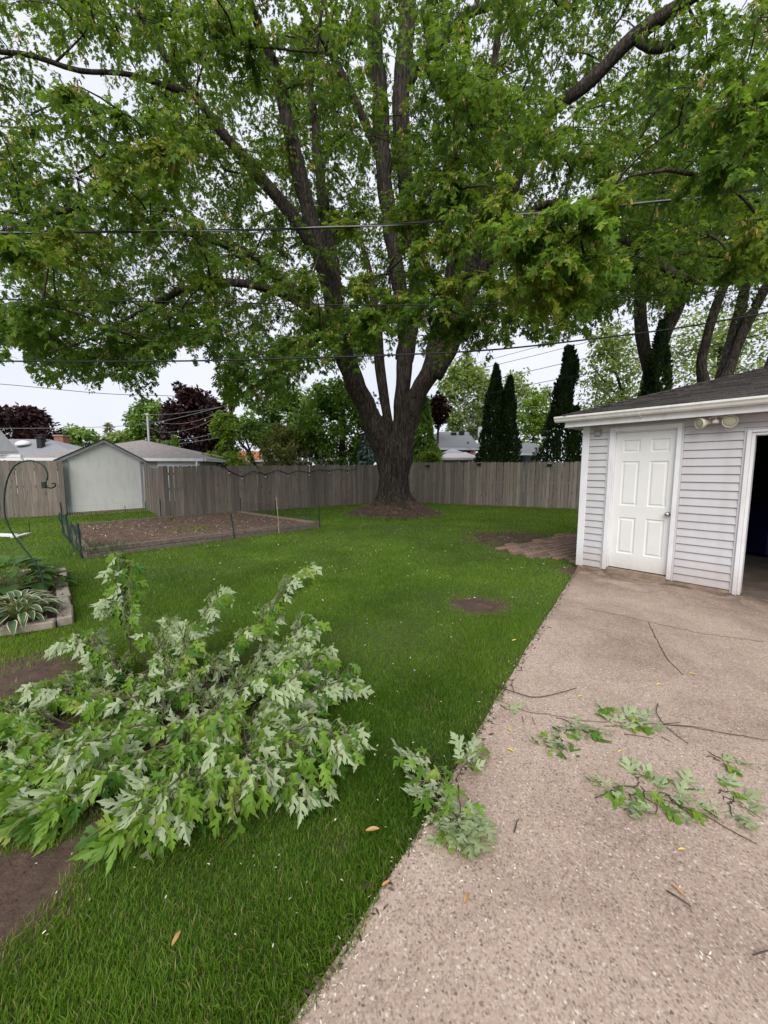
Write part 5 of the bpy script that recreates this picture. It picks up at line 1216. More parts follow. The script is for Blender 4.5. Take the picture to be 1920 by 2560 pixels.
LIMBS = [
 [(0.251, 13.6, 1.015, 0.283), (0.106, 13.6, 1.785, 0.367), (-0.147, 13.5, 2.605, 0.393), (-0.66, 13.3, 3.785, 0.325), (-1.089, 13.0, 4.628, 0.297), (-1.351, 12.7, 5.417, 0.317), (-1.521, 12.4, 6.271, 0.283), (-1.689, 12.1, 7.178, 0.264), (-1.924, 11.8, 7.907, 0.245), (-2.138, 11.5, 8.786, 0.215), (-2.333, 11.2, 9.59, 0.198), (-2.579, 11.0, 10.687, 0.16), (-2.761, 10.8, 11.527, 0.135), (-3.094, 10.5, 12.293, 0.109), (-3.394, 10.2, 12.977, 0.085)],
 [(-1.353, 12.7, 5.172, 0.224), (-1.779, 12.2, 5.846, 0.203), (-2.201, 11.6, 6.235, 0.169), (-2.673, 11.2, 6.354, 0.14), (-3.318, 10.8, 6.381, 0.112), (-3.739, 10.5, 6.332, 0.098), (-4.234, 10.2, 6.22, 0.085), (-4.599, 9.9, 6.024, 0.072), (-4.939, 9.6, 5.742, 0.06), (-5.271, 9.4, 5.352, 0.039)],
 [(-2.106, 11.7, 6.166, 0.158), (-2.517, 11.5, 6.517, 0.155), (-2.981, 11.2, 6.855, 0.14), (-3.474, 10.8, 7.151, 0.112), (-4.037, 10.3, 7.179, 0.086), (-4.689, 9.8, 7.124, 0.061), (-5.256, 9.3, 6.961, 0.039)],
 [(-1.886, 11.9, 7.743, 0.185), (-2.445, 11.6, 8.43, 0.181), (-2.885, 11.4, 8.924, 0.166), (-3.461, 11.2, 9.488, 0.151), (-3.904, 11.0, 9.922, 0.126), (-4.276, 10.8, 10.236, 0.112), (-4.767, 10.5, 10.755, 0.098), (-5.342, 10.2, 11.473, 0.064), (-5.742, 10.0, 12.098, 0.052)],
 [(-1.51, 12.5, 6.191, 0.182), (-1.571, 12.6, 7.53, 0.196), (-1.77, 12.8, 8.918, 0.186), (-1.97, 13.0, 10.318, 0.162), (-2.17, 13.2, 11.844, 0.137), (-2.348, 13.3, 13.628, 0.111), (-2.526, 13.4, 15.279, 0.084)],
 [(-0.101, 13.2, 11.505, 0.123), (-0.353, 13.2, 11.792, 0.137), (-0.716, 13.0, 12.364, 0.122), (-1.194, 12.8, 13.153, 0.106), (-1.741, 12.6, 13.938, 0.092), (-2.299, 12.4, 14.474, 0.077), (-2.726, 12.2, 15.133, 0.063)],
 [(0.2, 13.6, 2.683, 0.198), (0.015, 13.8, 4.01, 0.158), (-0.157, 13.9, 5.119, 0.188), (-0.228, 13.9, 6.058, 0.173), (-0.329, 14.0, 7.024, 0.145), (-0.512, 14.1, 8.252, 0.103), (-0.792, 14.2, 9.475, 0.074)],
 [(0.39, 13.6, 1.227, 0.283), (0.495, 13.6, 2.34, 0.339), (0.583, 13.55, 3.293, 0.281), (0.616, 13.5, 3.958, 0.259), (0.662, 13.5, 5.017, 0.252), (0.694, 13.5, 5.93, 0.245), (0.564, 13.5, 7.084, 0.238), (0.299, 13.4, 8.538, 0.237), (0.095, 13.3, 9.934, 0.235), (-0.064, 13.2, 11.506, 0.233), (-0.228, 13.1, 13.23, 0.231), (-0.35, 13.0, 14.66, 0.203), (-0.466, 12.9, 16.026, 0.174)],
 [(0.669, 13.7, 5.335, 0.285), (1.008, 13.9, 7.12, 0.26), (1.045, 14.1, 8.908, 0.249), (0.785, 14.2, 10.761, 0.265), (0.53, 14.3, 12.341, 0.282), (0.593, 14.3, 14.549, 0.282), (0.709, 14.3, 16.448, 0.252), (0.774, 14.3, 17.835, 0.223)],
 [(0.729, 14.3, 14.368, 0.163), (1.289, 14.4, 15.246, 0.15), (1.96, 14.5, 16.006, 0.136), (2.701, 14.6, 16.768, 0.136), (3.721, 14.7, 17.295, 0.107), (4.811, 14.8, 17.944, 0.077)],
 [(0.42, 13.6, 1.016, 0.283), (0.608, 13.55, 1.924, 0.366), (0.723, 13.5, 2.744, 0.351), (1.012, 13.3, 3.922, 0.311), (1.525, 13.2, 4.813, 0.295), (2.049, 13.1, 5.678, 0.279), (2.49, 13.0, 6.639, 0.257), (2.715, 12.8, 7.64, 0.226), (2.814, 12.7, 8.643, 0.198), (2.912, 12.5, 9.883, 0.156), (2.995, 12.3, 11.261, 0.128), (3.065, 12.1, 12.753, 0.101), (3.153, 12.0, 14.248, 0.075)],
 [(0.947, 13.8, 3.189, 0.215), (1.288, 14.0, 4.327, 0.233), (1.611, 14.1, 5.314, 0.234), (1.848, 14.2, 6.3, 0.221), (2.124, 14.3, 7.42, 0.193), (2.367, 14.4, 8.805, 0.179), (2.199, 14.4, 10.12, 0.15), (2.302, 14.4, 11.791, 0.12), (2.533, 14.4, 13.668, 0.105), (2.688, 14.4, 15.61, 0.09)],
 [(1.701, 13.1, 4.597, 0.204), (2.237, 12.9, 5.615, 0.188), (2.535, 12.7, 6.46, 0.158), (2.806, 12.5, 7.205, 0.13), (3.284, 12.1, 7.865, 0.113), (3.799, 11.6, 8.345, 0.096), (4.321, 11.0, 8.588, 0.08), (5.01, 10.0, 7.587, 0.083), (5.754, 9.4, 6.61, 0.088), (6.104, 9.2, 6.182, 0.096), (6.432, 9.0, 5.831, 0.093), (6.972, 9.0, 5.724, 0.084), (7.86, 8.9, 5.639, 0.046)],
 [(2.53, 12.9, 6.782, 0.188), (3.137, 12.7, 8.18, 0.171), (3.62, 12.4, 9.375, 0.155), (4.13, 12.0, 10.714, 0.15), (4.524, 11.6, 11.28, 0.169), (5.236, 11.2, 11.659, 0.163), (6.209, 10.8, 12.346, 0.168), (7.033, 10.4, 12.586, 0.151), (7.981, 10.0, 12.866, 0.114)],
 [(6.211, 10.8, 12.31, 0.101), (6.503, 10.6, 11.918, 0.11), (6.842, 10.3, 11.659, 0.096), (7.352, 10.0, 11.728, 0.062)],
 [(-4.671, 10.5, 10.71, 0.076), (-5.923, 10.0, 10.707, 0.052), (-6.846, 9.6, 10.432, 0.05), (-7.649, 9.3, 10.43, 0.048), (-8.559, 9.0, 10.288, 0.037), (-9.405, 8.6, 10.319, 0.036)],
 [(-4.69, 9.8, 7.098, 0.051), (-5.63, 9.2, 7.151, 0.048), (-6.48, 8.8, 7.06, 0.046), (-7.349, 8.4, 6.501, 0.035), (-8.227, 8.0, 5.675, 0.025)],
 [(-4.843, 9.6, 5.778, 0.05), (-5.641, 9.0, 4.948, 0.037), (-6.366, 8.6, 4.3, 0.027), (-6.993, 8.3, 3.96, 0.017)],
]
for k_, l in enumerate(LIMBS):
    sp = spline(l, 0.22)
    wv = np.array([[mnoise.noise((i * 0.21, k_ * 4.7, q * 9.1)) for q in range(3)] for i in range(len(sp))]); sp[:, :3] += wv * np.clip((np.arange(len(sp)) - 8) / 12, 0, 1)[:, None] * 0.09
    sp[:, 3] *= 1 + 0.12 * np.array([mnoise.noise((i * 0.5, k_ * 2.3, 1.5)) for i in range(len(sp))])
    b = MB(); b.tube(sp[:, :3], list(sp[:, 3]), 14 if sp[0, 3] > 0.12 else 9, wob=0.22, seed=k_ * 3.1); b.build('limb', M['bark'], maple, True)
nodes = np.vstack([spline(l, 0.35)[6:, :3] for l in LIMBS])
ENV = np.array([(-600, 880), (-200, 860), (0, 868), (60, 900), (130, 945), (230, 985), (260, 950), (320, 990), (340, 1000), (385, 945), (420, 905), (470, 880), (535, 905), (560, 1010), (600, 985), (650, 1030), (700, 985), (760, 930), (830, 900), (900, 905), (940, 880), (1000, 870), (1060, 860), (1100, 880), (1160, 900), (1220, 890), (1255, 835), (1290, 810), (1315, 870), (1370, 880), (1395, 845), (1440, 815), (1480, 870), (1510, 810), (1560, 755), (1600, 730), (1650, 790), (1720, 740), (1800, 705), (1950, 700), (2500, 680)])
def env(px): return np.interp(px, ENV[:, 0], ENV[:, 1])
att = []
ctr, rad = np.array([0.6, 12.6, 10.0]), np.array([14.0, 10.5, 9.6])
while len(att) < 930:
    p = RNG.uniform(-1, 1, 3)
    if p @ p > 1: continue
    q = ctr + p * rad
    if q[1] < 6.8 or q[2] < 2.8: continue
    x, y, d = cam_px(q[None]); x, y, d = x[0], y[0], d[0]
    if y > env(x) - 15: continue
    if (x < -250 or x > 2150 or y < -250) and RNG.uniform() > 0.2: continue
    if y > 620 and 700 < x < 1150 and RNG.uniform() > 0.6: continue
    if 1180 < x < 1500 and y > 760 and q[1] > 10.5: continue
    if 870 < x < 1060 and -60 < y < 600 and q[1] < 13.2 and RNG.uniform() > 0.12: continue
    if 560 < x < 830 and 150 < y < 640 and q[1] < 11 and RNG.uniform() > 0.5: continue
    att.append((*q, 1.0, 0.0))
# the leafy low edge of the crown, and the lighter-tinted sprays that hang nearest
for px_ in range(-60, 1960, 46):
    if 1000 < px_ < 1080: continue
    for k_ in range(2):
        yy = float(env(px_)) - RNG.uniform(45, 130); Yd = RNG.uniform(7.0, 12.0)
        att.append((px_ + RNG.uniform(-20, 20), yy, Yd, 0.7, -1.0))
def at(px, py, Y):
    x = (px - 960) / 962.8; u_ = -(py - 1280) / 962.8
    c, s_ = math.cos(PITCH), math.sin(PITCH); yy = c + u_ * s_; zz = -s_ + u_ * c
    return np.array([x, yy, zz]) * (Y / yy) + np.array([0, 0, 1.5])
att = [(*at(a[0], a[1], a[2]), a[3], 0.0) if a[4] < 0 else a for a in att]
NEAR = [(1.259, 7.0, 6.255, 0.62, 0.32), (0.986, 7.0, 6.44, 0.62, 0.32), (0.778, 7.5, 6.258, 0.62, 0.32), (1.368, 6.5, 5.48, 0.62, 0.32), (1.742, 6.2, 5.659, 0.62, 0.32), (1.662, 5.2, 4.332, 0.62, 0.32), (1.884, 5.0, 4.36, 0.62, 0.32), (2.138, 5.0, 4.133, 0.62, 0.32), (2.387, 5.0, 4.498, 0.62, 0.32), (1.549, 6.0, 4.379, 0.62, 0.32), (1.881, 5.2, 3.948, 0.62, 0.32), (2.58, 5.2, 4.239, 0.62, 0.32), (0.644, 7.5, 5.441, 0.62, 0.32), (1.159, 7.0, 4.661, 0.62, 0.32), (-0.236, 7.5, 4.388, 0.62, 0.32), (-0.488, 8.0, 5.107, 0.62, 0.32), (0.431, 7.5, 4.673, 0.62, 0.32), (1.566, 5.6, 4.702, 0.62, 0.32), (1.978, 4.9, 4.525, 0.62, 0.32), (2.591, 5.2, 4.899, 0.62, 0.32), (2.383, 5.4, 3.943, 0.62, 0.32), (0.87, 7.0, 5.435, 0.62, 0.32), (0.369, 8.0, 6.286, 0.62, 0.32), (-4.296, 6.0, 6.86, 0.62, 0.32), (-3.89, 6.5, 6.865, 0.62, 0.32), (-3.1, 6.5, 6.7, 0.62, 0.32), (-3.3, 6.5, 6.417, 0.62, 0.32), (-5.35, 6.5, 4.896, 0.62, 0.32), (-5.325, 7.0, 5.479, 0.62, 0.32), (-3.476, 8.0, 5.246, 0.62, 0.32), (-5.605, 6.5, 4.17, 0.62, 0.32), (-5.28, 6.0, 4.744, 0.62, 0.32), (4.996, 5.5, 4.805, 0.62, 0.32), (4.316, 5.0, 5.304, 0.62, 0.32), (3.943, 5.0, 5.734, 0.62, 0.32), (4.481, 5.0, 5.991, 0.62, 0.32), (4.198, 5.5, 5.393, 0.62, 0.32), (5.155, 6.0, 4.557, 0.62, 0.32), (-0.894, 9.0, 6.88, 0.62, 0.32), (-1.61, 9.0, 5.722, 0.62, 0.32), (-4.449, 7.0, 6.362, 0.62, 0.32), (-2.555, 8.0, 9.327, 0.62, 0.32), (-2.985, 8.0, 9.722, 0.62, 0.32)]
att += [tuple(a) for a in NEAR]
att = np.array(att)
order = np.argsort([np.min(np.linalg.norm(nodes - a[:3], axis=1)) for a in att])
bw = MB(); allnodes = [nodes]
for i in order:
    a = att[i, :3]
    N_ = np.vstack(allnodes)
    dd = np.linalg.norm(N_ - a, axis=1) + 0.6 * np.maximum(0, N_[:, 2] - a[2] - 0.3)
    s0 = N_[np.argmin(dd)]; L_ = np.linalg.norm(a - s0)
    m_ = (s0 + a) / 2 + np.array([0, 0, 0.14 * L_]) + RNG.normal(0, 0.07 * L_, 3)
    t = np.linspace(0, 1, max(4, int(L_ / 0.35)))[:, None]
    c_ = (1 - t) ** 2 * s0 + 2 * t * (1 - t) * m_ + t ** 2 * a
    c_ += np.array([RNG.normal(0, 0.02, 3) for _ in range(len(c_))])
    r0 = min(0.05, 0.016 + 0.008 * L_)
    xc, yc, _ = cam_px(c_)
    if np.any(yc > env(xc) + 8): continue
    bw.tube(c_, list(np.linspace(r0, 0.008, len(c_))), 5, False)
    allnodes.append(c_[2:])
# twigs and leaves
lp, ld, ln, ls, lt = [], [], [], [], []
sp_, sd2 = [], []
axis_tree = np.array([TX, TY])
tw = MB()
for (ax_, ay_, az_, sc_, br) in att:
    a = np.array([ax_, ay_, az_])
    x, y, d = cam_px(a[None]); seen = -150 < x[0] < 2070 and -150 < y[0] < 1300
    ntw = 8 if seen else 4
    ct = RNG.uniform(0.1, 0.62) + br  # nearest sprays tinted lighter to look lit through
    near = br > 0
    for j in range(ntw):
        out = np.array([*(a[:2] - axis_tree), 0]); out = out / (np.linalg.norm(out) + 1e-6)
        d_ = unit(1)[0] * np.array([1, 1, 0.6]) + out * 0.35; d_ /= np.linalg.norm(d_)
        L_ = RNG.uniform(0.55, 1.15) * (1.25 if not near else 0.75) * sc_
        t = np.linspace(0, 1, 6)[:, None]
        cv = a + d_ * t * L_ + np.array([0, 0, -0.45 * L_]) * t ** 2
        xc, yc, _ = cam_px(cv)
        if j < 5 and np.all(yc < env(xc) + 5): tw.tube(cv, [0.008, 0.007, 0.006, 0.005, 0.004, 0.003], 3, False)
        m_ = int((38 if not near else 30) if seen else 12)
        u_ = RNG.uniform(0.12, 1.03, m_); pos = np.stack([np.interp(u_, t[:, 0], cv[:, k]) for k in range(3)], 1)
        side = np.cross(d_, [0, 0, 1.0]); side /= np.linalg.norm(side) + 1e-6
        dirn = d_ * 0.45 + side * RNG.choice([-1, 1], m_)[:, None] * RNG.uniform(0.4, 1.1, (m_, 1)) + unit(m_) * 0.45; dirn[:, 2] -= RNG.uniform(0.1, 0.9, m_) * (1.6 if near else 1.0)
        dn = dirn / np.linalg.norm(dirn, axis=1, keepdims=True)
        lp.append(pos + dn * RNG.uniform(0.01, 0.1, (m_, 1))); ld.append(dirn)
        ln.append(unit(m_) * 0.6 + np.array([0, 0, 1.0]))
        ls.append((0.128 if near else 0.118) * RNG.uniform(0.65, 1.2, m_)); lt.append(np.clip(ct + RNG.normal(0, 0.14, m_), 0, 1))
        for _ in range(RNG.integers(0, 3)):
            sp_.append(cv[RNG.integers(1, 6)]); sd2.append(d_)
bw.v += [tuple(v) for v in tw.v]; k0 = len(bw.v) - len(tw.v); bw.f += [tuple(i + k0 for i in f) for f in tw.f]
bw.build('branchwork', M['bark'], maple, True, kind='stuff', recalc=False)
lp, ld, ln, ls, lt = np.vstack(lp), np.vstack(ld), np.vstack(ln), np.concatenate(ls), np.concatenate(lt)
x, y, d = cam_px(lp)
keep = (y < env(x) - 42 + 95 * hash_noise(x, y, 0.022) ** 1.2 + 20 * hash_noise(x, y, 0.06, 2)) & (lp[:, 2] > 2.2) & (np.linalg.norm(lp - [0, 0, 1.5], axis=1) > 2.0)
lp, ld, ln, ls, lt, x, y, d = (q[keep] for q in (lp, ld, ln, ls, lt, x, y, d))
vis = (x > 0) & (x < 1920) & (y > 0) & (y < 1300)
big = np.argsort(np.where(vis, -ls / d, 0))[:300]
me_l = leaf_mesh('leaf', M['maple_leaf_single'])
for i in big: put('leaf', me_l, maple, lp[i], ld[i], ln[i], ls[i], (TX, TY, 0))
rest = np.ones(len(lp), bool); rest[big] = False
far = (d > 7.5) | ~vis
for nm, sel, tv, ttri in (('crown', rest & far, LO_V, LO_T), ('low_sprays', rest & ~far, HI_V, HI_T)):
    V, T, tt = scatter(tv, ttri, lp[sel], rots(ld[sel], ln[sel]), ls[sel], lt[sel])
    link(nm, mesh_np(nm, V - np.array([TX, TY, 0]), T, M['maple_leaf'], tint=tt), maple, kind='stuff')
print('maple leaves', len(lp), 'near', int((rest & ~far).sum()))
# hanging bunches of tan winged seeds
sp_ = np.array(sp_); x, y, d = cam_px(sp_); sp_ = sp_[(y < env(x) - 12) & (sp_[:, 2] > 2.4)]
n = len(sp_); m_ = 7
pos = np.repeat(sp_, m_, 0) + RNG.normal(0, 0.03, (n * m_, 3)); dd = unit(n * m_) * 0.45 + np.array([0, 0, -1.0])
KV = np.array([(0, 0, 0), (0.2, 0.35, 0), (0.17, 0.85, 0), (0, 1, 0), (-0.12, 0.5, 0)]); KT = np.array([(0, 1, 4), (1, 2, 4), (2, 3, 4)])
V, T, tt = scatter(KV, KT, pos, rots(dd, unit(n * m_)), 0.062 * RNG.uniform(0.7, 1.3, n * m_), RNG.uniform(0, 1, n * m_))
link('seed_bunches', mesh_np('seed_bunches', V - np.array([TX, TY, 0]), T, M['samara'], tint=tt), maple, kind='stuff')

# ------------------------------------------------------------------ maples behind the garage
def stem_tree(label, stems, blobs, n, size, clumps, name='maple_tree'):
    x, y = stems[0][0][0], stems[0][0][1]
    t = thing(name, label, 'tree', (x, y, 0), 'multi-stemmed maples behind the garage')
    for k_, s_ in enumerate(stems):
        sp = spline(s_, 0.3); b = MB(); b.tube(sp[:, :3], list(sp[:, 3]), 12, wob=0.15, seed=k_); b.build('trunk' if k_ == 0 else 'stem', M['bark'], t, True)
    blobs = np.array(blobs); pick = RNG.choice(len(blobs), clumps)
    cc = blobs[pick, :3] + unit(clumps) * RNG.uniform(0.2, 1, (clumps, 1)) ** 0.5 * blobs[pick, 3:]
    nd = np.vstack([spline(s_, 0.4)[4:, :3] for s_ in stems]); b = MB()
    for q in cc:
        a = nd[np.argmin(np.linalg.norm(nd - q, axis=1))]; b.tube([a, (a + q) / 2 + [0, 0, 0.15], q], [0.035, 0.022, 0.008], 4, False)
    b.build('branchwork', M['bark'], t, True, kind='stuff', recalc=False)
    k = RNG.integers(0, clumps, n); off = unit(n) * RNG.uniform(0, 1, (n, 1)) ** 0.45 * np.array([0.85, 0.85, 0.55])
    pos = cc[k] + off; x_, y_, d_ = cam_px(pos); ok = y_ < np.interp(x_, [1300, 1480, 1560, 1600, 1650, 1720, 1800, 1950, 2300], [780, 860, 800, 800, 850, 810, 800, 790, 700]) + 40 * hash_noise(x_, y_, 0.02)
    pos, off, k = pos[ok], off[ok], k[ok]; n = len(pos)
    dd = off + unit(n) * 0.6; dd[:, 2] -= 0.4; ct = RNG.uniform(0.2, 0.8, clumps)
    V, T, tt = scatter(LO_V, LO_T, pos, rots(dd, unit(n) * 0.6 + [0, 0, 1]), size * RNG.uniform(0.65, 1.2, n), np.clip(ct[k] + RNG.normal(0, 0.14, n), 0, 1))
    link('crown', mesh_np('crown', V - np.array([x, y, 0]), T, M['maple_leaf'], tint=tt), t, kind='stuff')
stem_tree('double-trunked maple behind the garage roof beside the dark columnar evergreen', [[(12.757, 18.0, 1.18, 0.561), (12.241, 18.0, 4.815, 0.299), (12.003, 18.0, 6.051, 0.271), (11.625, 18.0, 7.269, 0.262), (11.383, 18.0, 8.641, 0.243), (11.357, 18.0, 9.991, 0.224), (11.342, 18.0, 11.648, 0.187), (11.683, 18.0, 14.074, 0.168), (12.014, 18.0, 16.428, 0.131)], [(12.028, 18.0, 5.963, 0.299), (12.462, 18.1, 7.13, 0.263), (12.875, 18.2, 8.552, 0.246), (13.062, 18.2, 9.581, 0.227), (13.278, 18.3, 11.153, 0.209), (12.971, 18.4, 12.546, 0.229), (12.912, 18.4, 14.356, 0.191), (13.497, 18.4, 16.764, 0.153)], [(12.117, 17.8, 6.52, 0.222), (12.452, 17.7, 7.685, 0.221), (12.846, 17.6, 8.82, 0.201), (13.056, 17.5, 9.924, 0.164), (13.24, 17.5, 11.373, 0.127)]],
          [(11.102, 18.0, 14.943, 3.26, 1.63, 3.861), (11.88, 18.0, 11.486, 2.804, 1.402, 3.124)], 10500, 0.15, 150)
stem_tree('three-stemmed maple over the garage roof with thick leaning stems', [[(14.824, 17.0, 0.679, 0.53), (14.471, 17.0, 4.472, 0.318), (14.845, 17.0, 6.305, 0.177), (15.363, 17.0, 7.937, 0.194), (16.087, 17.0, 9.536, 0.177), (17.089, 17.0, 11.722, 0.247), (18.433, 17.0, 14.146, 0.177)], [(14.514, 17.2, 3.993, 0.304), (13.719, 17.2, 5.856, 0.197), (13.771, 17.2, 7.022, 0.179), (14.029, 17.2, 8.334, 0.179), (14.329, 17.2, 9.304, 0.161), (14.609, 17.2, 10.263, 0.197), (14.791, 17.2, 11.834, 0.179), (15.042, 17.2, 14.284, 0.143)], [(14.646, 17.3, 5.377, 0.252), (14.988, 17.4, 6.754, 0.217), (15.346, 17.5, 8.125, 0.218), (15.598, 17.6, 9.489, 0.183), (15.777, 17.6, 10.793, 0.146)]],
          [(15.848, 17.0, 14.064, 4.216, 2.108, 3.802), (15.953, 17.0, 10.79, 3.727, 1.864, 3.111)], 9500, 0.15, 140)
stem_tree('leaning maple trunk entering at the right edge above the garage roof', [[(14.433, 15.5, 1.236, 0.483), (14.843, 15.5, 4.674, 0.225), (15.181, 15.5, 6.186, 0.209), (15.619, 15.5, 7.814, 0.322), (16.851, 15.5, 10.261, 0.225)]], [(17.534, 16.0, 11.916, 3.853, 1.926, 3.649)], 4000, 0.15, 60)

# ------------------------------------------------------------------ the big fallen branch on the lawn
SPRAYS = [[(-1.966, 2.85, 0.029), (-1.95, 2.95, 0.812)], [(-2.004, 2.9, 0.184), (-2.108, 2.95, 0.554)], [(-1.462, 2.75, 0.098), (-1.298, 3.05, 0.566)], [(-1.522, 2.75, 0.098), (-1.527, 2.9, 0.316)], [(-1.053, 2.7, 0.125), (-0.637, 3.2, 0.613)], [(-0.952, 2.75, 0.131), (-0.833, 3.0, 0.411)], [(-0.877, 2.6, 0.057), (-0.326, 3.0, 0.329)], [(-0.734, 2.6, 0.088), (-0.481, 2.8, 0.266)], [(-0.709, 2.5, -0.002), (-0.199, 2.75, 0.212)], [(-0.63, 2.4, -0.026), (-0.215, 2.5, 0.115)], [(-0.514, 2.35, -0.021), (0.084, 2.42, 0.071)], [(-0.453, 2.3, -0.042), (-0.151, 2.35, 0.008)], [(-1.875, 2.6, -0.006), (-2.445, 2.85, 0.237)], [(-1.726, 2.5, -0.035), (-2.138, 2.7, 0.152)], [(-1.765, 2.25, -0.067), (-2.334, 2.3, -0.049)], [(-1.675, 2.3, -0.074), (-2.13, 2.45, 0.065)], [(-1.656, 2.2, -0.084), (-2.087, 2.25, -0.041)], [(-1.423, 2.4, -0.029), (-1.293, 2.55, 0.344)], [(-1.422, 2.45, -0.003), (-1.578, 2.6, 0.203)], [(-1.389, 2.25, -0.039), (-1.333, 2.35, 0.167)], [(-1.184, 2.1, -0.01), (-1.504, 2.1, 0.088)], [(-1.204, 2.05, -0.023), (-1.399, 2.0, -0.011)], [(-0.97, 2.2, -0.029), (-0.678, 2.4, 0.169)], [(-0.959, 2.3, 0.01), (-0.868, 2.5, 0.198)], [(-0.817, 2.05, -0.046), (-0.292, 2.15, 0.109)], [(-0.788, 2.1, -0.009), (-0.441, 2.25, 0.123)], [(-0.762, 1.9, -0.047), (-0.331, 1.88, 0.038)], [(-0.761, 1.9, -0.024), (-0.529, 2.0, 0.064)], [(-0.825, 1.85, -0.007), (-0.577, 1.72, -0.005)], [(-0.848, 1.72, -0.006), (-1.087, 1.33, -0.033)], [(-0.886, 1.72, 0.015), (-1.041, 1.45, -0.004)], [(-0.838, 1.7, 0.012), (-0.878, 1.45, -0.059)], [(-0.771, 1.72, -0.005), (-0.707, 1.56, -0.058)], [(-0.822, 1.75, 0.011), (-0.832, 1.6, -0.059)], [(-1.368, 1.85, -0.076), (-1.254, 1.6, -0.1)], [(-1.304, 1.85, -0.053), (-1.174, 1.62, -0.079)], [(-1.521, 1.92, -0.043), (-1.876, 1.82, -0.03)], [(-1.46, 1.78, -0.06), (-1.785, 1.68, -0.078)], [(-1.419, 1.7, -0.074), (-1.779, 1.58, -0.082)], [(-1.284, 1.62, -0.06), (-1.531, 1.42, -0.056)], [(-1.362, 1.7, -0.074), (-1.439, 1.52, -0.078)], [(-0.661, 1.92, -0.04), (-0.22, 1.82, -0.013)], [(-0.562, 1.95, -0.017), (-0.267, 1.95, 0.031)], [(-1.223, 2.55, 0.054), (-0.946, 2.75, 0.348)], [(-1.558, 2.55, 0.053), (-1.62, 2.85, 0.399)], [(-1.849, 2.08, -0.073), (-2.345, 2.05, -0.027)], [(-1.737, 2.0, -0.06), (-2.127, 1.9, -0.075)], [(-1.26, 1.95, -0.043), (-1.415, 1.8, -0.078)], [(-0.623, 2.18, -0.014), (-0.198, 2.3, 0.106)], [(-1.046, 2.05, -0.047), (-0.917, 2.2, 0.1)], [(-0.909, 2.3, 0.01), (-0.53, 2.45, 0.254)], [(-0.973, 1.9, -0.025), (-1.06, 1.75, -0.033)], [(-1.387, 2.05, -0.024), (-1.611, 1.9, -0.027)], [(-1.08, 1.9, -0.025), (-0.885, 2.0, 0.039)], [(-1.68, 1.78, -0.061), (-1.956, 1.7, -0.055)], [(-0.544, 1.74, -0.022), (-0.446, 1.66, -0.033)], [(-1.044, 2.15, -0.02), (-1.208, 2.3, 0.116)], [(-0.801, 2.28, -0.004), (-0.591, 2.25, 0.043)]]
heap = thing('fallen_branch', 'large fallen silver maple branch heaped on the lawn, leaves showing pale undersides', 'fallen branch', (-0.85, 2.1, 0))
HC = np.array([-0.75, 2.05, 0.22])
b = MB(); main = [(-1.613, 2.65, 0.103), (-1.377, 2.58, 0.066), (-1.051, 2.4, 0.029), (-0.823, 2.2, -0.003), (-0.812, 1.98, -0.017), (-0.845, 1.8, -0.032)]
sp = spline([(*q, r) for q, r in zip(main, (0.014, 0.02, 0.022, 0.02, 0.018, 0.012))], 0.1)
b.tube(sp[:, :3], list(sp[:, 3]), 9, wob=0.2); b.build('bough', M['twig'], heap, True)
st = [(-0.699, 2.12, 0.077), (-0.755, 1.95, 0.053), (-0.804, 1.78, 0.029)]
b = MB(); b.tube(st, [0.006, 0.013, 0.012], 7); b.build('bough', M['twig'], heap, True)
mainp = spline([(*q, 0.02) for q in main], 0.05)[:, :3]
fp, fd2, fn2, fsz = [], [], [], []
tws = MB(); pet = MB()
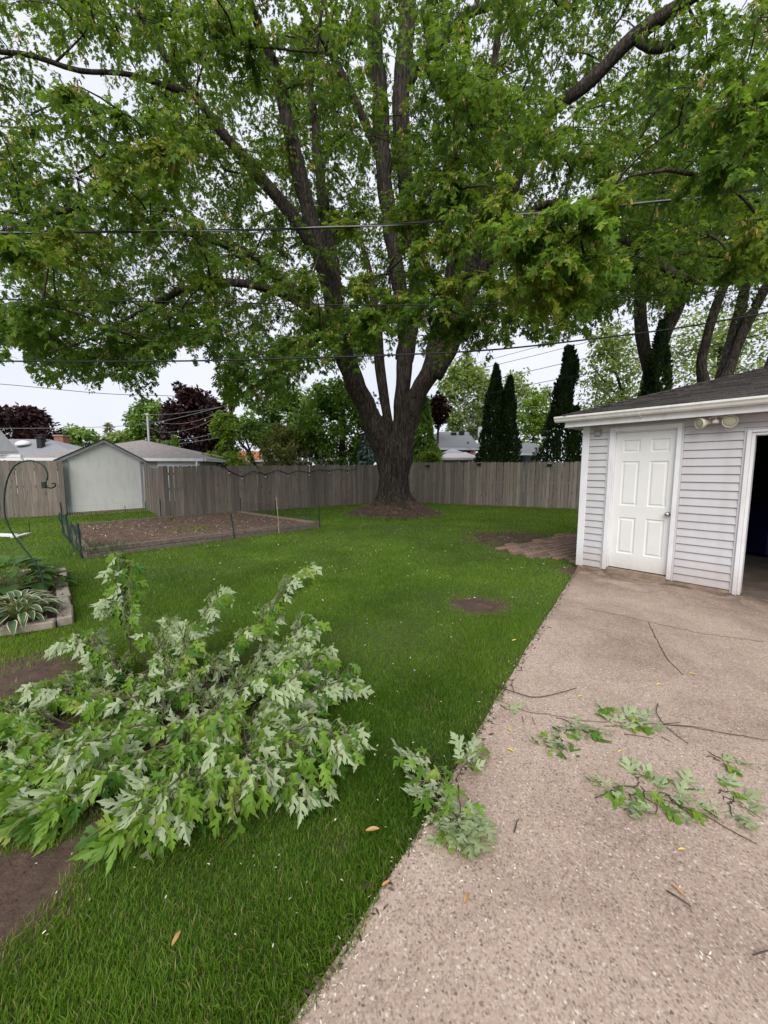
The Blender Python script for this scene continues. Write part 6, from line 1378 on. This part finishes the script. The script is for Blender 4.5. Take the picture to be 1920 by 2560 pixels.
def spray(a, c, n_pairs, size, flat=0.0, arch=0.05, store=None, side_twigs=2):
    pale = RNG.choice([0.05, 0.1, 0.2, 0.4, 0.65])
    a, c = np.array(a, float), np.array(c, float)
    L_ = np.linalg.norm(c - a); t = np.linspace(0, 1, 8)[:, None]
    cv = a + (c - a) * t + np.array([0, 0, 1.0]) * (4 * arch * L_ * t * (1 - t)) + np.c_[RNG.normal(0, 0.008, (8, 2)), np.zeros(8)]
    tws.tube(cv, list(np.linspace(0.0045 - 0.0015 * (flat > 0.5), 0.0018, 8)), 5, False)
    fw = (c - a) / L_; side = np.cross(fw, [0, 0, 1.0]); side /= np.linalg.norm(side) + 1e-6
    for i in range(n_pairs):
        u_ = 0.18 + 0.82 * (i + RNG.uniform(0, 0.8)) / n_pairs
        p = np.array([np.interp(u_, t[:, 0], cv[:, k]) for k in range(3)])
        for s_ in (-1, 1):
            if u_ > 0.97 and s_ > 0: continue
            pd_ = fw * 0.55 + side * s_ * RNG.uniform(0.3, 1.0) + unit(1)[0] * 0.35; pd_[2] += 0.5 * (1 - flat)
            pd_ /= np.linalg.norm(pd_); pl = RNG.uniform(0.025, 0.07) * size / 0.13
            q = p + pd_ * pl
            d_ = pd_ * 0.6 + fw * 0.35 + unit(1)[0] * 0.22; d_[2] -= (1 - flat) * RNG.uniform(0.8, 2.3) + flat * 0.02
            if flat: d_[2] *= 0.25
            nz = unit(1)[0] * (0.45 if not flat else 0.3) + np.array([0, 0, 0.5 if not flat else 1.0]) + ((side * s_ * 0.7 - np.array([0, 0.5, 0])) if not flat else 0)
            if RNG.uniform() < (pale if not flat else 0.62): nz = -nz
            q[2] = max(q[2], 0.02)
            fp.append(q); fd2.append(d_); fn2.append(nz); fsz.append(size * RNG.uniform(0.7, 1.15))
            pet.tube([p, q], 0.0013, 3, False)
    for k_ in range(side_twigs):
        u_ = RNG.uniform(0.2, 0.65); p = np.array([np.interp(u_, t[:, 0], cv[:, k]) for k in range(3)])
        e_ = p + fw * L_ * RNG.uniform(0.25, 0.45) + side * RNG.choice([-1, 1]) * L_ * RNG.uniform(0.12, 0.3) + np.array([0, 0, RNG.uniform(-0.12, 0.06)]) * (1 - flat)
        e_[2] = max(e_[2], 0.03)
        spray(p, e_, max(3, n_pairs // 2), size, flat, arch, None, 0)
def squeeze(x, k): return x if x < HC[0] else HC[0] + (x - HC[0]) * k
for a, c in SPRAYS:
    a, c = np.array(a), np.array(c); a[2] = max(a[2], 0.05); c[2] = max(c[2], 0.05)
    j = mainp[np.argmin(np.linalg.norm(mainp - a, axis=1))]
    tws.tube([j, (j + a) / 2 - [0, 0, 0.02], a], [0.008, 0.006, 0.0045], 6, False)
    tall = c[2] > 0.33; sq = 0.9 if tall else 0.74; r_ = c[0] > HC[0] + 0.4; a[0] = squeeze(a[0], sq); c = a + (np.array([squeeze(c[0], sq), c[1], c[2]]) - a) * (0.96 if tall else 0.72 if r_ and c[1] < 2.25 else 0.86); spray(a, c, int(13 + 20 * np.linalg.norm(c - a)), 0.112, 0.0, 0.16, None, 1 if r_ else 2)
for i in range(45):                                            # leaves deep in the heap
    az = RNG.uniform(0, 2 * np.pi); r = RNG.uniform(0, 1) ** 0.5
    a = HC + np.array([-0.12 + math.cos(az) * r * 0.6, math.sin(az) * r * 0.5, RNG.uniform(-0.15, 0.02)])
    c = a + np.array([math.cos(az), math.sin(az), RNG.uniform(-0.2, 0.3)]) * 0.3; c[2] = max(0.04, c[2])
    spray(a, c, 6, 0.105, 0.0, 0.05, None, 1)
def warp(V, q):
    W = np.array(V, float); rr = random.Random(q + 5)
    W[:, 2] += rr.uniform(-0.35, 0.15) * W[:, 1] ** 2 + rr.uniform(-0.12, 0.12) * np.sin(W[:, 1] * 6 + W[:, 0] * 5) + rr.uniform(-0.4, 0.4) * W[:, 0] * W[:, 1]
    W[:, 0] += rr.uniform(-0.18, 0.18) * W[:, 1] ** 2
    W[:, 0] *= rr.uniform(0.82, 1.08)
    return W
def finish(root, leaves_limit, rel, stuff_name):
    global fp, fd2, fn2, fsz, tws, pet
    P_, D_, N_, S_ = np.array(fp), np.array(fd2), np.array(fn2), np.array(fsz)
    P_[:, 2] = np.maximum(P_[:, 2], 0.02)
    tipz = P_[:, 2] + D_[:, 2] / np.linalg.norm(D_, axis=1) * S_; D_[:, 2] = np.where(tipz < 0.015, D_[:, 2] * 0.0 - 0.01, D_[:, 2])
    x, y, d = cam_px(P_)
    score = S_ / d + 0.05 * P_[:, 2] - 0.02 * (np.linalg.norm(P_[:, :2] - HC[:2], axis=1) if leaves_limit < 1000 else 0)
    vis = (x > 0) & (x < 1920) & (y < 2560)
    order = np.argsort(np.where(vis, -score, 1))
    big = order[:leaves_limit]; small = order[leaves_limit:]
    mes = [leaf_mesh('leaf', M['cut_leaf_single'], warp(CUT_V if leaves_limit < 1000 else HI_V, q)) for q in range(4)]
    for i in big: put('leaf', mes[i % 4], root, P_[i], D_[i], N_[i], S_[i], rel)
    if len(small):
        V, T, tt = scatter(CUT_V, CUT_T, P_[small], rots(D_[small], N_[small]), S_[small], np.clip(RNG.normal(0.42, 0.27, len(small)), 0, 1))
        link(stuff_name, mesh_np(stuff_name, V - np.array(rel), T, M['cut_leaf'], True, tt), root, kind='stuff')
    tws.build('twigs', M['twig'], root, True, recalc=False); pet.build('stems', M['stem'], root, recalc=False, kind='stuff')
    n = len(P_); fp, fd2, fn2, fsz, tws, pet = [], [], [], [], MB(), MB()
    return n
print('heap leaves', finish(heap, 300, (-0.85, 2.1, 0), 'leaf_mass'))

# ------------------------------------------------------------------ leafy sprigs on the drive
def sprig(label, parts, size, pairs=3, side=0):
    a = np.array(parts[0][0]); rel = (float(a[0]), float(a[1]), 0.0)
    size *= 0.84; t = thing('leafy_sprig', label, 'sprig', rel, 'leafy maple sprigs on the concrete drive')
    for p, q in parts:
        spray(np.array(p) + [0, 0, 0.018], np.array(q) + [0, 0, 0.018], pairs, size, 0.92, 0.04, None, side)
    finish(t, 1000, rel, 'leaves')
sprig('largest leafy sprig lying across the grass edge onto the concrete, stem arched', [[(0.286, 1.798, 0.05), (0.113, 1.775, 0.09)], [(0.252, 1.767, 0.06), (0.286, 1.552, 0.05)], [(0.343, 1.673, 0.06), (0.481, 1.855, 0.05)], [(0.349, 1.605, 0.05), (0.281, 1.421, 0.03)], [(0.378, 1.573, 0.05), (0.383, 1.439, 0.03)], [(0.355, 1.734, 0.05), (0.186, 1.604, 0.04)], [(0.346, 1.503, 0.04), (0.291, 1.388, 0.03)]], 0.108, 4, 1)
sprig('tiny two-leaf sprig at the grass edge', [[(0.745, 2.316, 0.0), (0.8, 2.267, 0.0)]], 0.11, 1)
sprig('pale leafy sprig in the middle of the upper drive, left of the twin one', [[(1.053, 2.206, 0.0), (1.154, 2.07, 0.0)], [(1.083, 2.115, 0.0), (1.224, 2.031, 0.0)], [(1.115, 2.133, 0.0), (1.036, 2.063, 0.0)]], 0.11, 3)
sprig('pale fan of leaves farthest up the drive beside the forked dark twig', [[(1.305, 2.134, 0.0), (1.495, 2.099, 0.0)], [(1.396, 2.208, 0.0), (1.578, 2.153, 0.0)], [(1.458, 2.189, 0.0), (1.383, 2.227, 0.0)]], 0.12, 4)
sprig('small bright sprig with yellow-green stems below the pale pair', [[(0.997, 2.029, 0.0), (0.89, 1.935, 0.0)], [(0.99, 2.013, -0.0), (0.991, 1.921, 0.0)], [(0.986, 2.029, 0.0), (0.947, 1.991, -0.0)]], 0.105, 2)
sprig('small dark green sprig with one curled pale leaf near the right edge', [[(1.699, 1.895, 0.0), (1.747, 1.853, 0.0)], [(1.743, 1.91, 0.0), (1.775, 1.826, 0.0)]], 0.11, 1)
sprig('long dark and pale leafy sprig on the lower right of the drive', [[(1.238, 1.71, 0.0), (1.05, 1.652, 0.0)], [(1.222, 1.687, 0.0), (1.201, 1.547, 0.0)], [(1.237, 1.653, 0.0), (1.37, 1.631, 0.0)], [(1.226, 1.722, 0.0), (1.27, 1.759, 0.0)], [(1.312, 1.653, 0.0), (1.322, 1.568, 0.0)], [(1.2, 1.653, 0.0), (1.066, 1.557, 0.0)]], 0.115, 3)
sprig('pair of upturned pale leaves between two sprigs on the lower drive', [[(1.396, 1.665, 0.0), (1.509, 1.665, 0.0)]], 0.12, 1)
sprig('rightmost pale three-leaf sprig on the drive', [[(1.566, 1.665, 0.0), (1.631, 1.654, 0.0)], [(1.555, 1.632, 0.0), (1.628, 1.611, 0.0)], [(1.592, 1.611, 0.0), (1.518, 1.539, 0.0)]], 0.115, 2)

# ------------------------------------------------------------------ twigs, yellow leaves
TWG = 'bare twigs on the concrete drive'
def twig(label, pts, r=0.004, fork=None):
    b = MB(); r *= 0.52; z = 0.022 + r
    sp = spline([(q[0], q[1], z + 0.004 * (i % 2), r * (1 - 0.5 * i / len(pts))) for i, q in enumerate(pts)], 0.03)
    sp[:, :2] += np.array([[0.004 * mnoise.noise((x * 20, y * 20, 1)), 0.004 * mnoise.noise((x * 20, y * 20, 7))] for x, y in sp[:, :2]])
    b.tube(sp[:, :3], list(sp[:, 3]), 6)
    if fork: b.tube([(q[0], q[1], z + 0.006) for q in fork], [r * 0.8, r * 0.5], 5)
    tag(b.build('twig', M['twig'], None, True), label, 'twig', TWG)
twig('long curved dark twig lying over the grass edge at the top of the drive', [(0.795, 2.53, 0.0), (0.892, 2.449, 0.0), (1.009, 2.404, 0.0), (1.189, 2.451, 0.0), (1.33, 2.518, 0.0)], 0.007, [(0.882, 2.458, 0.0), (0.898, 2.565, -0.0)])
twig('forked dark twig on the drive right of the pale leaf fan', [(1.769, 2.339, 0.0), (1.693, 2.248, 0.0), (1.656, 2.128, 0.0), (1.668, 1.963, 0.0)], 0.006, [(1.656, 2.128, 0.0), (1.761, 2.143, 0.0)])
twig('long thin wavy twig running to the right edge of the drive', [(1.661, 2.135, 0.0), (1.828, 2.108, 0.0), (1.916, 2.074, 0.0), (2.018, 2.035, 0.0), (2.15, 1.997, -0.0)], 0.003)
twig('short twig pointing right below the pale leaf fan', [(1.37, 2.048, 0.0), (1.446, 2.025, 0.0), (1.507, 2.009, 0.0)], 0.004)
twig('short straight twig just below the forked dark twig', [(1.564, 2.026, 0.0), (1.589, 1.975, 0.0)], 0.004)
twig('short twig under the bright small sprig', [(1.18, 1.992, 0.0), (1.254, 1.967, -0.0)], 0.004)
twig('stubby twig left of the long lower sprig', [(0.969, 1.612, 0.0), (1.025, 1.634, 0.0), (1.05, 1.652, 0.0)], 0.005)
twig('little crooked twig right of the largest leafy sprig', [(0.541, 1.443, 0.0), (0.563, 1.484, 0.0), (0.583, 1.503, 0.0)], 0.006)
twig('dark straight twig at the lower right of the drive', [(1.01, 1.225, 0.0), (1.052, 1.171, 0.0)], 0.005)
twig('small twig on the lowest right part of the drive', [(1.141, 1.04, -0.0), (1.206, 1.05, 0.0)], 0.005)
twig('tiny twig between the tiny sprig and the curved twig', [(0.904, 2.198, 0.0), (0.895, 2.124, 0.0)], 0.0035)
twig('tiny vertical twig in the middle of the upper drive', [(0.846, 2.205, 0.0), (0.829, 2.138, 0.0)], 0.0035)
twig('thin twig near the right end of the long lower sprig', [(1.608, 1.569, 0.0), (1.627, 1.506, 0.0)], 0.003)
twig('thin twig beside the small dark green sprig', [(1.795, 1.896, 0.0), (1.835, 1.854, 0.0)], 0.004)
YL = 'fallen yellow leaves'
LFV, LFF = [], []
for i in range(7):
    t = i / 6; w = 0.17 * math.sin(math.pi * (0.06 + 0.9 * t)) ** 0.8
    for u_ in (-1, 0, 1): LFV.append((u_ * w, t, 0.10 * math.sin(t * 3) + 0.07 * abs(u_)))
for i in range(6):
    for j in range(2): LFF.append((i * 3 + j, i * 3 + j + 1, i * 3 + j + 4, i * 3 + j + 3))
def small_leaf_mesh(m):
    me = bpy.data.meshes.new('leaf_blade'); me.from_pydata(LFV, [], LFF); me.update(); me.materials.append(m); return me
yl, dl = small_leaf_mesh(M['yellow_leaf']), small_leaf_mesh(M['dry_leaf'])
for (p, ang, ln_, me, lb) in (((1.293, 2.419, 0.02), 0.2, 0.06, yl, 'yellow leaf sliver by the end of the long curved twig'), ((0.697, 1.909, 0.02), 2.6, 0.075, yl, 'yellow leaf sliver left of the bright small sprig'), ((0.738, 2.068, 0.02), 2.2, 0.06, yl, 'yellow leaf sliver below the tiny two-leaf sprig'),
     ((1.167, 1.377, 0.02), 0.0, 0.05, yl, 'yellow leaf alone below the long lower sprig'), ((1.252, 1.911, 0.02), 0.4, 0.05, yl, 'yellow leaf between the short twigs and the long lower sprig'), ((2.307, 2.705, 0.02), 2.9, 0.08, yl, 'yellow leaf sliver high on the right of the drive'),
     ((1.916, 2.568, 0.02), 0.1, 0.07, yl, 'yellow leaf sliver just above the forked dark twig'), ((1.342, 1.518, 0.02), 1.2, 0.06, yl, 'yellow-brown scrap at the right end of the long lower sprig'),
     ((-0.069, 1.422, 0.05), 0.1, 0.10, dl, 'tan dry leaf lying on the lawn near the concrete edge'), ((-0.647, 1.039, 0.05), 1.4, 0.07, dl, 'orange-brown dry leaf low on the dark lawn'), ((0.28, 1.182, 0.02), 1.0, 0.07, dl, 'brown curled leaf on the lower middle of the drive'),
     ((-0.003, 1.23, 0.03), 0.5, 0.06, dl, 'orange-brown scrap on the concrete edge by the lawn'), ((1.06, 1.209, 0.02), 2.0, 0.07, dl, 'pale brown leaf beside the dark straight twig'), ((2.037, 6.305, 0.05), 0.3, 0.09, dl, 'pale leaf in the grass just below the pavers'), ((1.113, 3.205, 0.05), 0.3, 0.08, yl, 'pale yellow leaf in the grass below the bare patch')):
    o = link('fallen_leaf', me); o.location = p; ln_ *= 0.55; o.scale = (ln_, ln_, ln_); o.rotation_euler = (0.05, 0.1, ang - 1.57); tag(o, lb, 'leaf', YL)

# ------------------------------------------------------------------ litter and grass
def seeds(name, label, x, y, z, sz, parent=None):
    n = len(x); d = unit(n); d[:, 2] *= 0.12
    SV = np.array([(-0.14, 0, 0), (0.14, 0.1, 0.03), (0.18, 0.7, 0.05), (0, 1, 0), (-0.16, 0.5, 0.06)]); ST = np.array([(0, 1, 4), (1, 2, 4), (2, 3, 4)])
    V, T, tt = scatter(SV, ST, np.c_[x, y, z], rots(d, unit(n) * 0.3 + [0, 0, 1]), sz * RNG.uniform(0.5, 1.3, n), RNG.uniform(0, 1, n) ** 0.7)
    return link(name, mesh_np(name, V, T, M['litter'], tint=tt), parent, label, 'stuff')
n = 3600
y = RNG.uniform(0.5, 6.6, n); x = edge_x(y) + np.abs(RNG.uniform(0, 1, n)) ** 1.3 * 5
ok = (np.c_[x, y] - CG) @ NG < -0.02
x, y = x[ok], y[ok]; k_ = RNG.uniform(0, 1, len(x)) < 0.6; x, y = x[k_], y[k_]
ye = RNG.uniform(0.4, 4, 480); xe = edge_x(ye) + RNG.normal(0.03, 0.035, 480)
seeds('seed_litter', 'pale maple seed scraps scattered over the concrete drive', np.r_[x, xe], np.r_[y, ye], np.full(len(x) + 480, 0.021), 0.0125)
y = RNG.uniform(1, 17, 1100); x = RNG.uniform(-1, 1, 1100) * (y * 0.7 + 0.4); ok = (x < edge_x(y) - 0.05) & ~((y > 6) & (x > 3))
x, y = x[ok], y[ok]
inb = np.array([inside(a, c, [(-5.1, 6.5), (-1.7, 10.3), (-4.9, 13.2), (-8, 9.5)]) for a, c in zip(x, y)])
seeds('lawn_litter', 'pale scraps scattered on the lawn', x[~inb], y[~inb], mound(x[~inb], y[~inb]) + 0.045, np.clip(0.006 + 0.0045 * y[~inb], 0, 0.04))
n = 620; a, c = RNG.uniform(0.03, 0.97, n), RNG.uniform(0.03, 0.97, n)
pb = np.array([np.array(lerp(lerp(bFL, bFR, i), lerp(bBL, bBR, i), j)) for i, j in zip(a, c)])
seeds('bed_litter', 'pale straw scraps on the vegetable bed soil', pb[:, 0], pb[:, 1], np.full(n, 0.150), 0.045)

# crumbs of soil on the bare ground and brown scraps along the edge of the drive
n = 26000
x = RNG.uniform(-4, 4.5, n); y = RNG.uniform(0.8, 10.5, n); x[:9000] = RNG.uniform(-1.9, -0.7, 9000); y[:9000] = RNG.uniform(0.9, 1.9, 9000)
ok = (RNG.uniform(0, 1, n) < bare(x, y)) & ((x < edge_x(y) - 0.02) | (y > 6.1)); x, y = x[ok], y[ok]; n = len(x)
OV = np.array([(1, 0, 0), (-1, 0, 0), (0, 1, 0), (0, -1, 0), (0, 0, 1.0)]); OT = np.array([(0, 2, 4), (2, 1, 4), (1, 3, 4), (3, 0, 4)])
sz = RNG.uniform(0.003, 0.011, n) * (0.7 + 0.12 * y)
V, T, tt = scatter(OV, OT, np.c_[x, y, mound(x, y) + 0.002], rots(unit(n) * [1, 1, 0.2], unit(n) * 0.4 + [0, 0, 1]), np.c_[sz, sz * RNG.uniform(0.6, 1.2, n), sz * RNG.uniform(0.5, 0.9, n)], RNG.uniform(0, 1, n))
link('soil_crumbs', mesh_np('soil_crumbs', V, T, M['lawn'], tint=np.ones(len(V))), None, 'small crumbs of brown soil on the bare patches', 'stuff')
n = 900
y = RNG.uniform(0.4, 6, n); x = edge_x(y) + RNG.normal(0.01, 0.03, n); d = unit(n); d[:, 2] *= 0.2
V, T, tt = scatter(KV, KT, np.c_[x, y, np.full(n, 0.022)], rots(d, unit(n) * 0.4 + [0, 0, 1]), RNG.uniform(0.012, 0.035, n), RNG.uniform(0, 0.75, n))
link('edge_litter', mesh_np('edge_litter', V, T, M['chip'], tint=tt), None, 'brown leaf crumbs along the edge of the concrete drive', 'stuff')
n = 1500
th = RNG.uniform(0, 2 * np.pi, n); r = RNG.uniform(0.6, 1.8, n); x = TREE[0] + r * np.cos(th) * 1.12; y = TREE[1] + r * np.sin(th); d = unit(n); d[:, 2] *= 0.3
V, T, tt = scatter(KV, KT, np.c_[x, y, mound(x, y) + 0.01], rots(d, unit(n) * 0.5 + [0, 0, 1]), RNG.uniform(0.04, 0.1, n), RNG.uniform(0, 1, n))
link('mound_litter', mesh_np('mound_litter', V, T, M['chip'], tint=tt), None, 'dead leaves and bark bits on the root mound of the maple', 'stuff')
FBP = [(kTR.x, kTR.y), (kBR.x, kBR.y), (kBL.x, kBL.y), (kTL.x, kTL.y)]
BEDP = [(bFL.x, bFL.y), (bFR.x, bFR.y), (bBR.x, bBR.y), (bBL.x, bBL.y)]
def in_poly(x, y, poly, grow=0.0):
    cx, cy = np.mean([p[0] for p in poly]), np.mean([p[1] for p in poly])
    P_ = [((px - cx) * (1 + grow) + cx, (py - cy) * (1 + grow) + cy) for px, py in poly]
    s = np.ones(len(x), bool); sg = None
    c = np.zeros(len(x), bool); j = len(P_) - 1
    for i in range(len(P_)):
        yi, yj, xi, xj = P_[i][1], P_[j][1], P_[i][0], P_[j][0]
        c ^= ((yi > y) != (yj > y)) & (x < (xj - xi) * (y - yi) / (yj - yi + 1e-12) + xi); j = i
    return c
def blades(n, d0, d1, h, w, segs):
    r = np.sqrt(RNG.uniform(d0 ** 2, d1 ** 2, n)); th = RNG.uniform(-0.98, 0.75, n)
    r = r * (1 + 0.16 * RNG.normal(0, 1, n)) if d0 < 10 else r
    x, y = r * np.sin(th), r * np.cos(th)
    bb = bare(x, y)
    ok = ((x < edge_x(y) - 0.012 + 0.05 * hash_noise(x, y, 7, 11) ** 2 + 0.02 * hash_noise(x, y, 40, 12)) | (y > 6.1)) & (RNG.uniform(0, 1, n) > bb * 1.05) & ~in_poly(x, y, FBP, 0.03) & ~in_poly(x, y, BEDP, 0.02) & ~in_poly(x, y, px_poly, -0.08)
    q = (np.c_[x, y] - CG); ok &= ~((q @ UG > -0.12) & (q @ NG > -0.1)) & (y < 20)
    nb_ = np.array([0.41, 0.91]); ok &= ((np.c_[x, y] - np.array([0.2, 19.47])) @ nb_ < 0.0) | (x < 0)
    x, y = x[ok], y[ok]; n = len(x); d = np.hypot(x, y)
    hh = h * RNG.uniform(0.5, 1.25, n) * (0.8 + 0.5 * hash_noise(x, y, 1.3, 4))
    lean = unit(n); lean[:, 2] = 0
    wind = np.c_[hash_noise(x, y, 3.1, 5) - 0.5, hash_noise(x, y, 3.1, 6) - 0.5, np.zeros(n)] * 0.6
    lean = lean * RNG.uniform(0.2, 0.95, (n, 1)) + wind
    up = np.array([0, 0, 1.0]); base = np.c_[x, y, mound(x, y) - 0.004]
    sd = unit(n); sd[:, 2] = 0; sd /= np.linalg.norm(sd, axis=1, keepdims=True) + 1e-6
    ww = (w * RNG.uniform(0.6, 1.3, n))[:, None] * sd * 0.5; H = hh[:, None]
    if segs == 2:
        m_ = base + (up * 0.6 + lean * 0.22) * H; t_ = base + (up * 0.92 + lean * 0.85) * H
        V = np.stack([base - ww, base + ww, m_ - ww * 0.8, m_ + ww * 0.8, t_], 1); T0 = np.array([(0, 1, 3), (0, 3, 2), (2, 3, 4)])
    else:
        t_ = base + (up * 0.95 + lean * 0.65) * H
        V = np.stack([base - ww, base + ww, t_], 1); T0 = np.array([(0, 1, 2)])
    k = V.shape[1]; T = T0[None] + (np.arange(n) * k)[:, None, None]
    patchy = hash_noise(x, y, 0.9, 7) * 0.5 + hash_noise(x, y, 4.0, 8) * 0.3
    ti = np.clip(0.03 - 0.08 * np.clip(3.6 - d, 0, 2) + 0.80 * patchy + RNG.normal(0, 0.13, n) + 0.12 * np.clip((d - 4) / 8, 0, 1), 0, 0.86)  # close blades darker, far ones lighter: lawn light and shade put into the tint
    dry = RNG.uniform(0, 1, n) < (0.03 + 0.25 * bb[ok] + 0.05 * (hash_noise(x, y, 2.2, 9) > 0.7)); ti = np.where(dry, 1.0, ti)
    return V.reshape(-1, 3), T.reshape(-1, 3), np.repeat(ti, k)
parts, o_ = [], 0
for args in ((270000, 0.75, 2.6, 0.036, 0.0032, 2), (230000, 2.6, 5.5, 0.036, 0.0055, 1), (230000, 5.5, 11, 0.045, 0.009, 1), (190000, 11, 21, 0.05, 0.02, 1)):
    V, T, t_ = blades(*args); parts.append((V, T + o_, t_)); o_ += len(V)
V = np.vstack([p[0] for p in parts]); T = np.vstack([p[1] for p in parts]); t_ = np.concatenate([p[2] for p in parts])
link('grass', mesh_np('grass', V, T, M['grass'], tint=t_), None, 'short green lawn grass with bare muddy patches', 'stuff')
print('tris', sum(len(o.data.polygons) for o in bpy.data.objects if o.type == 'MESH'))
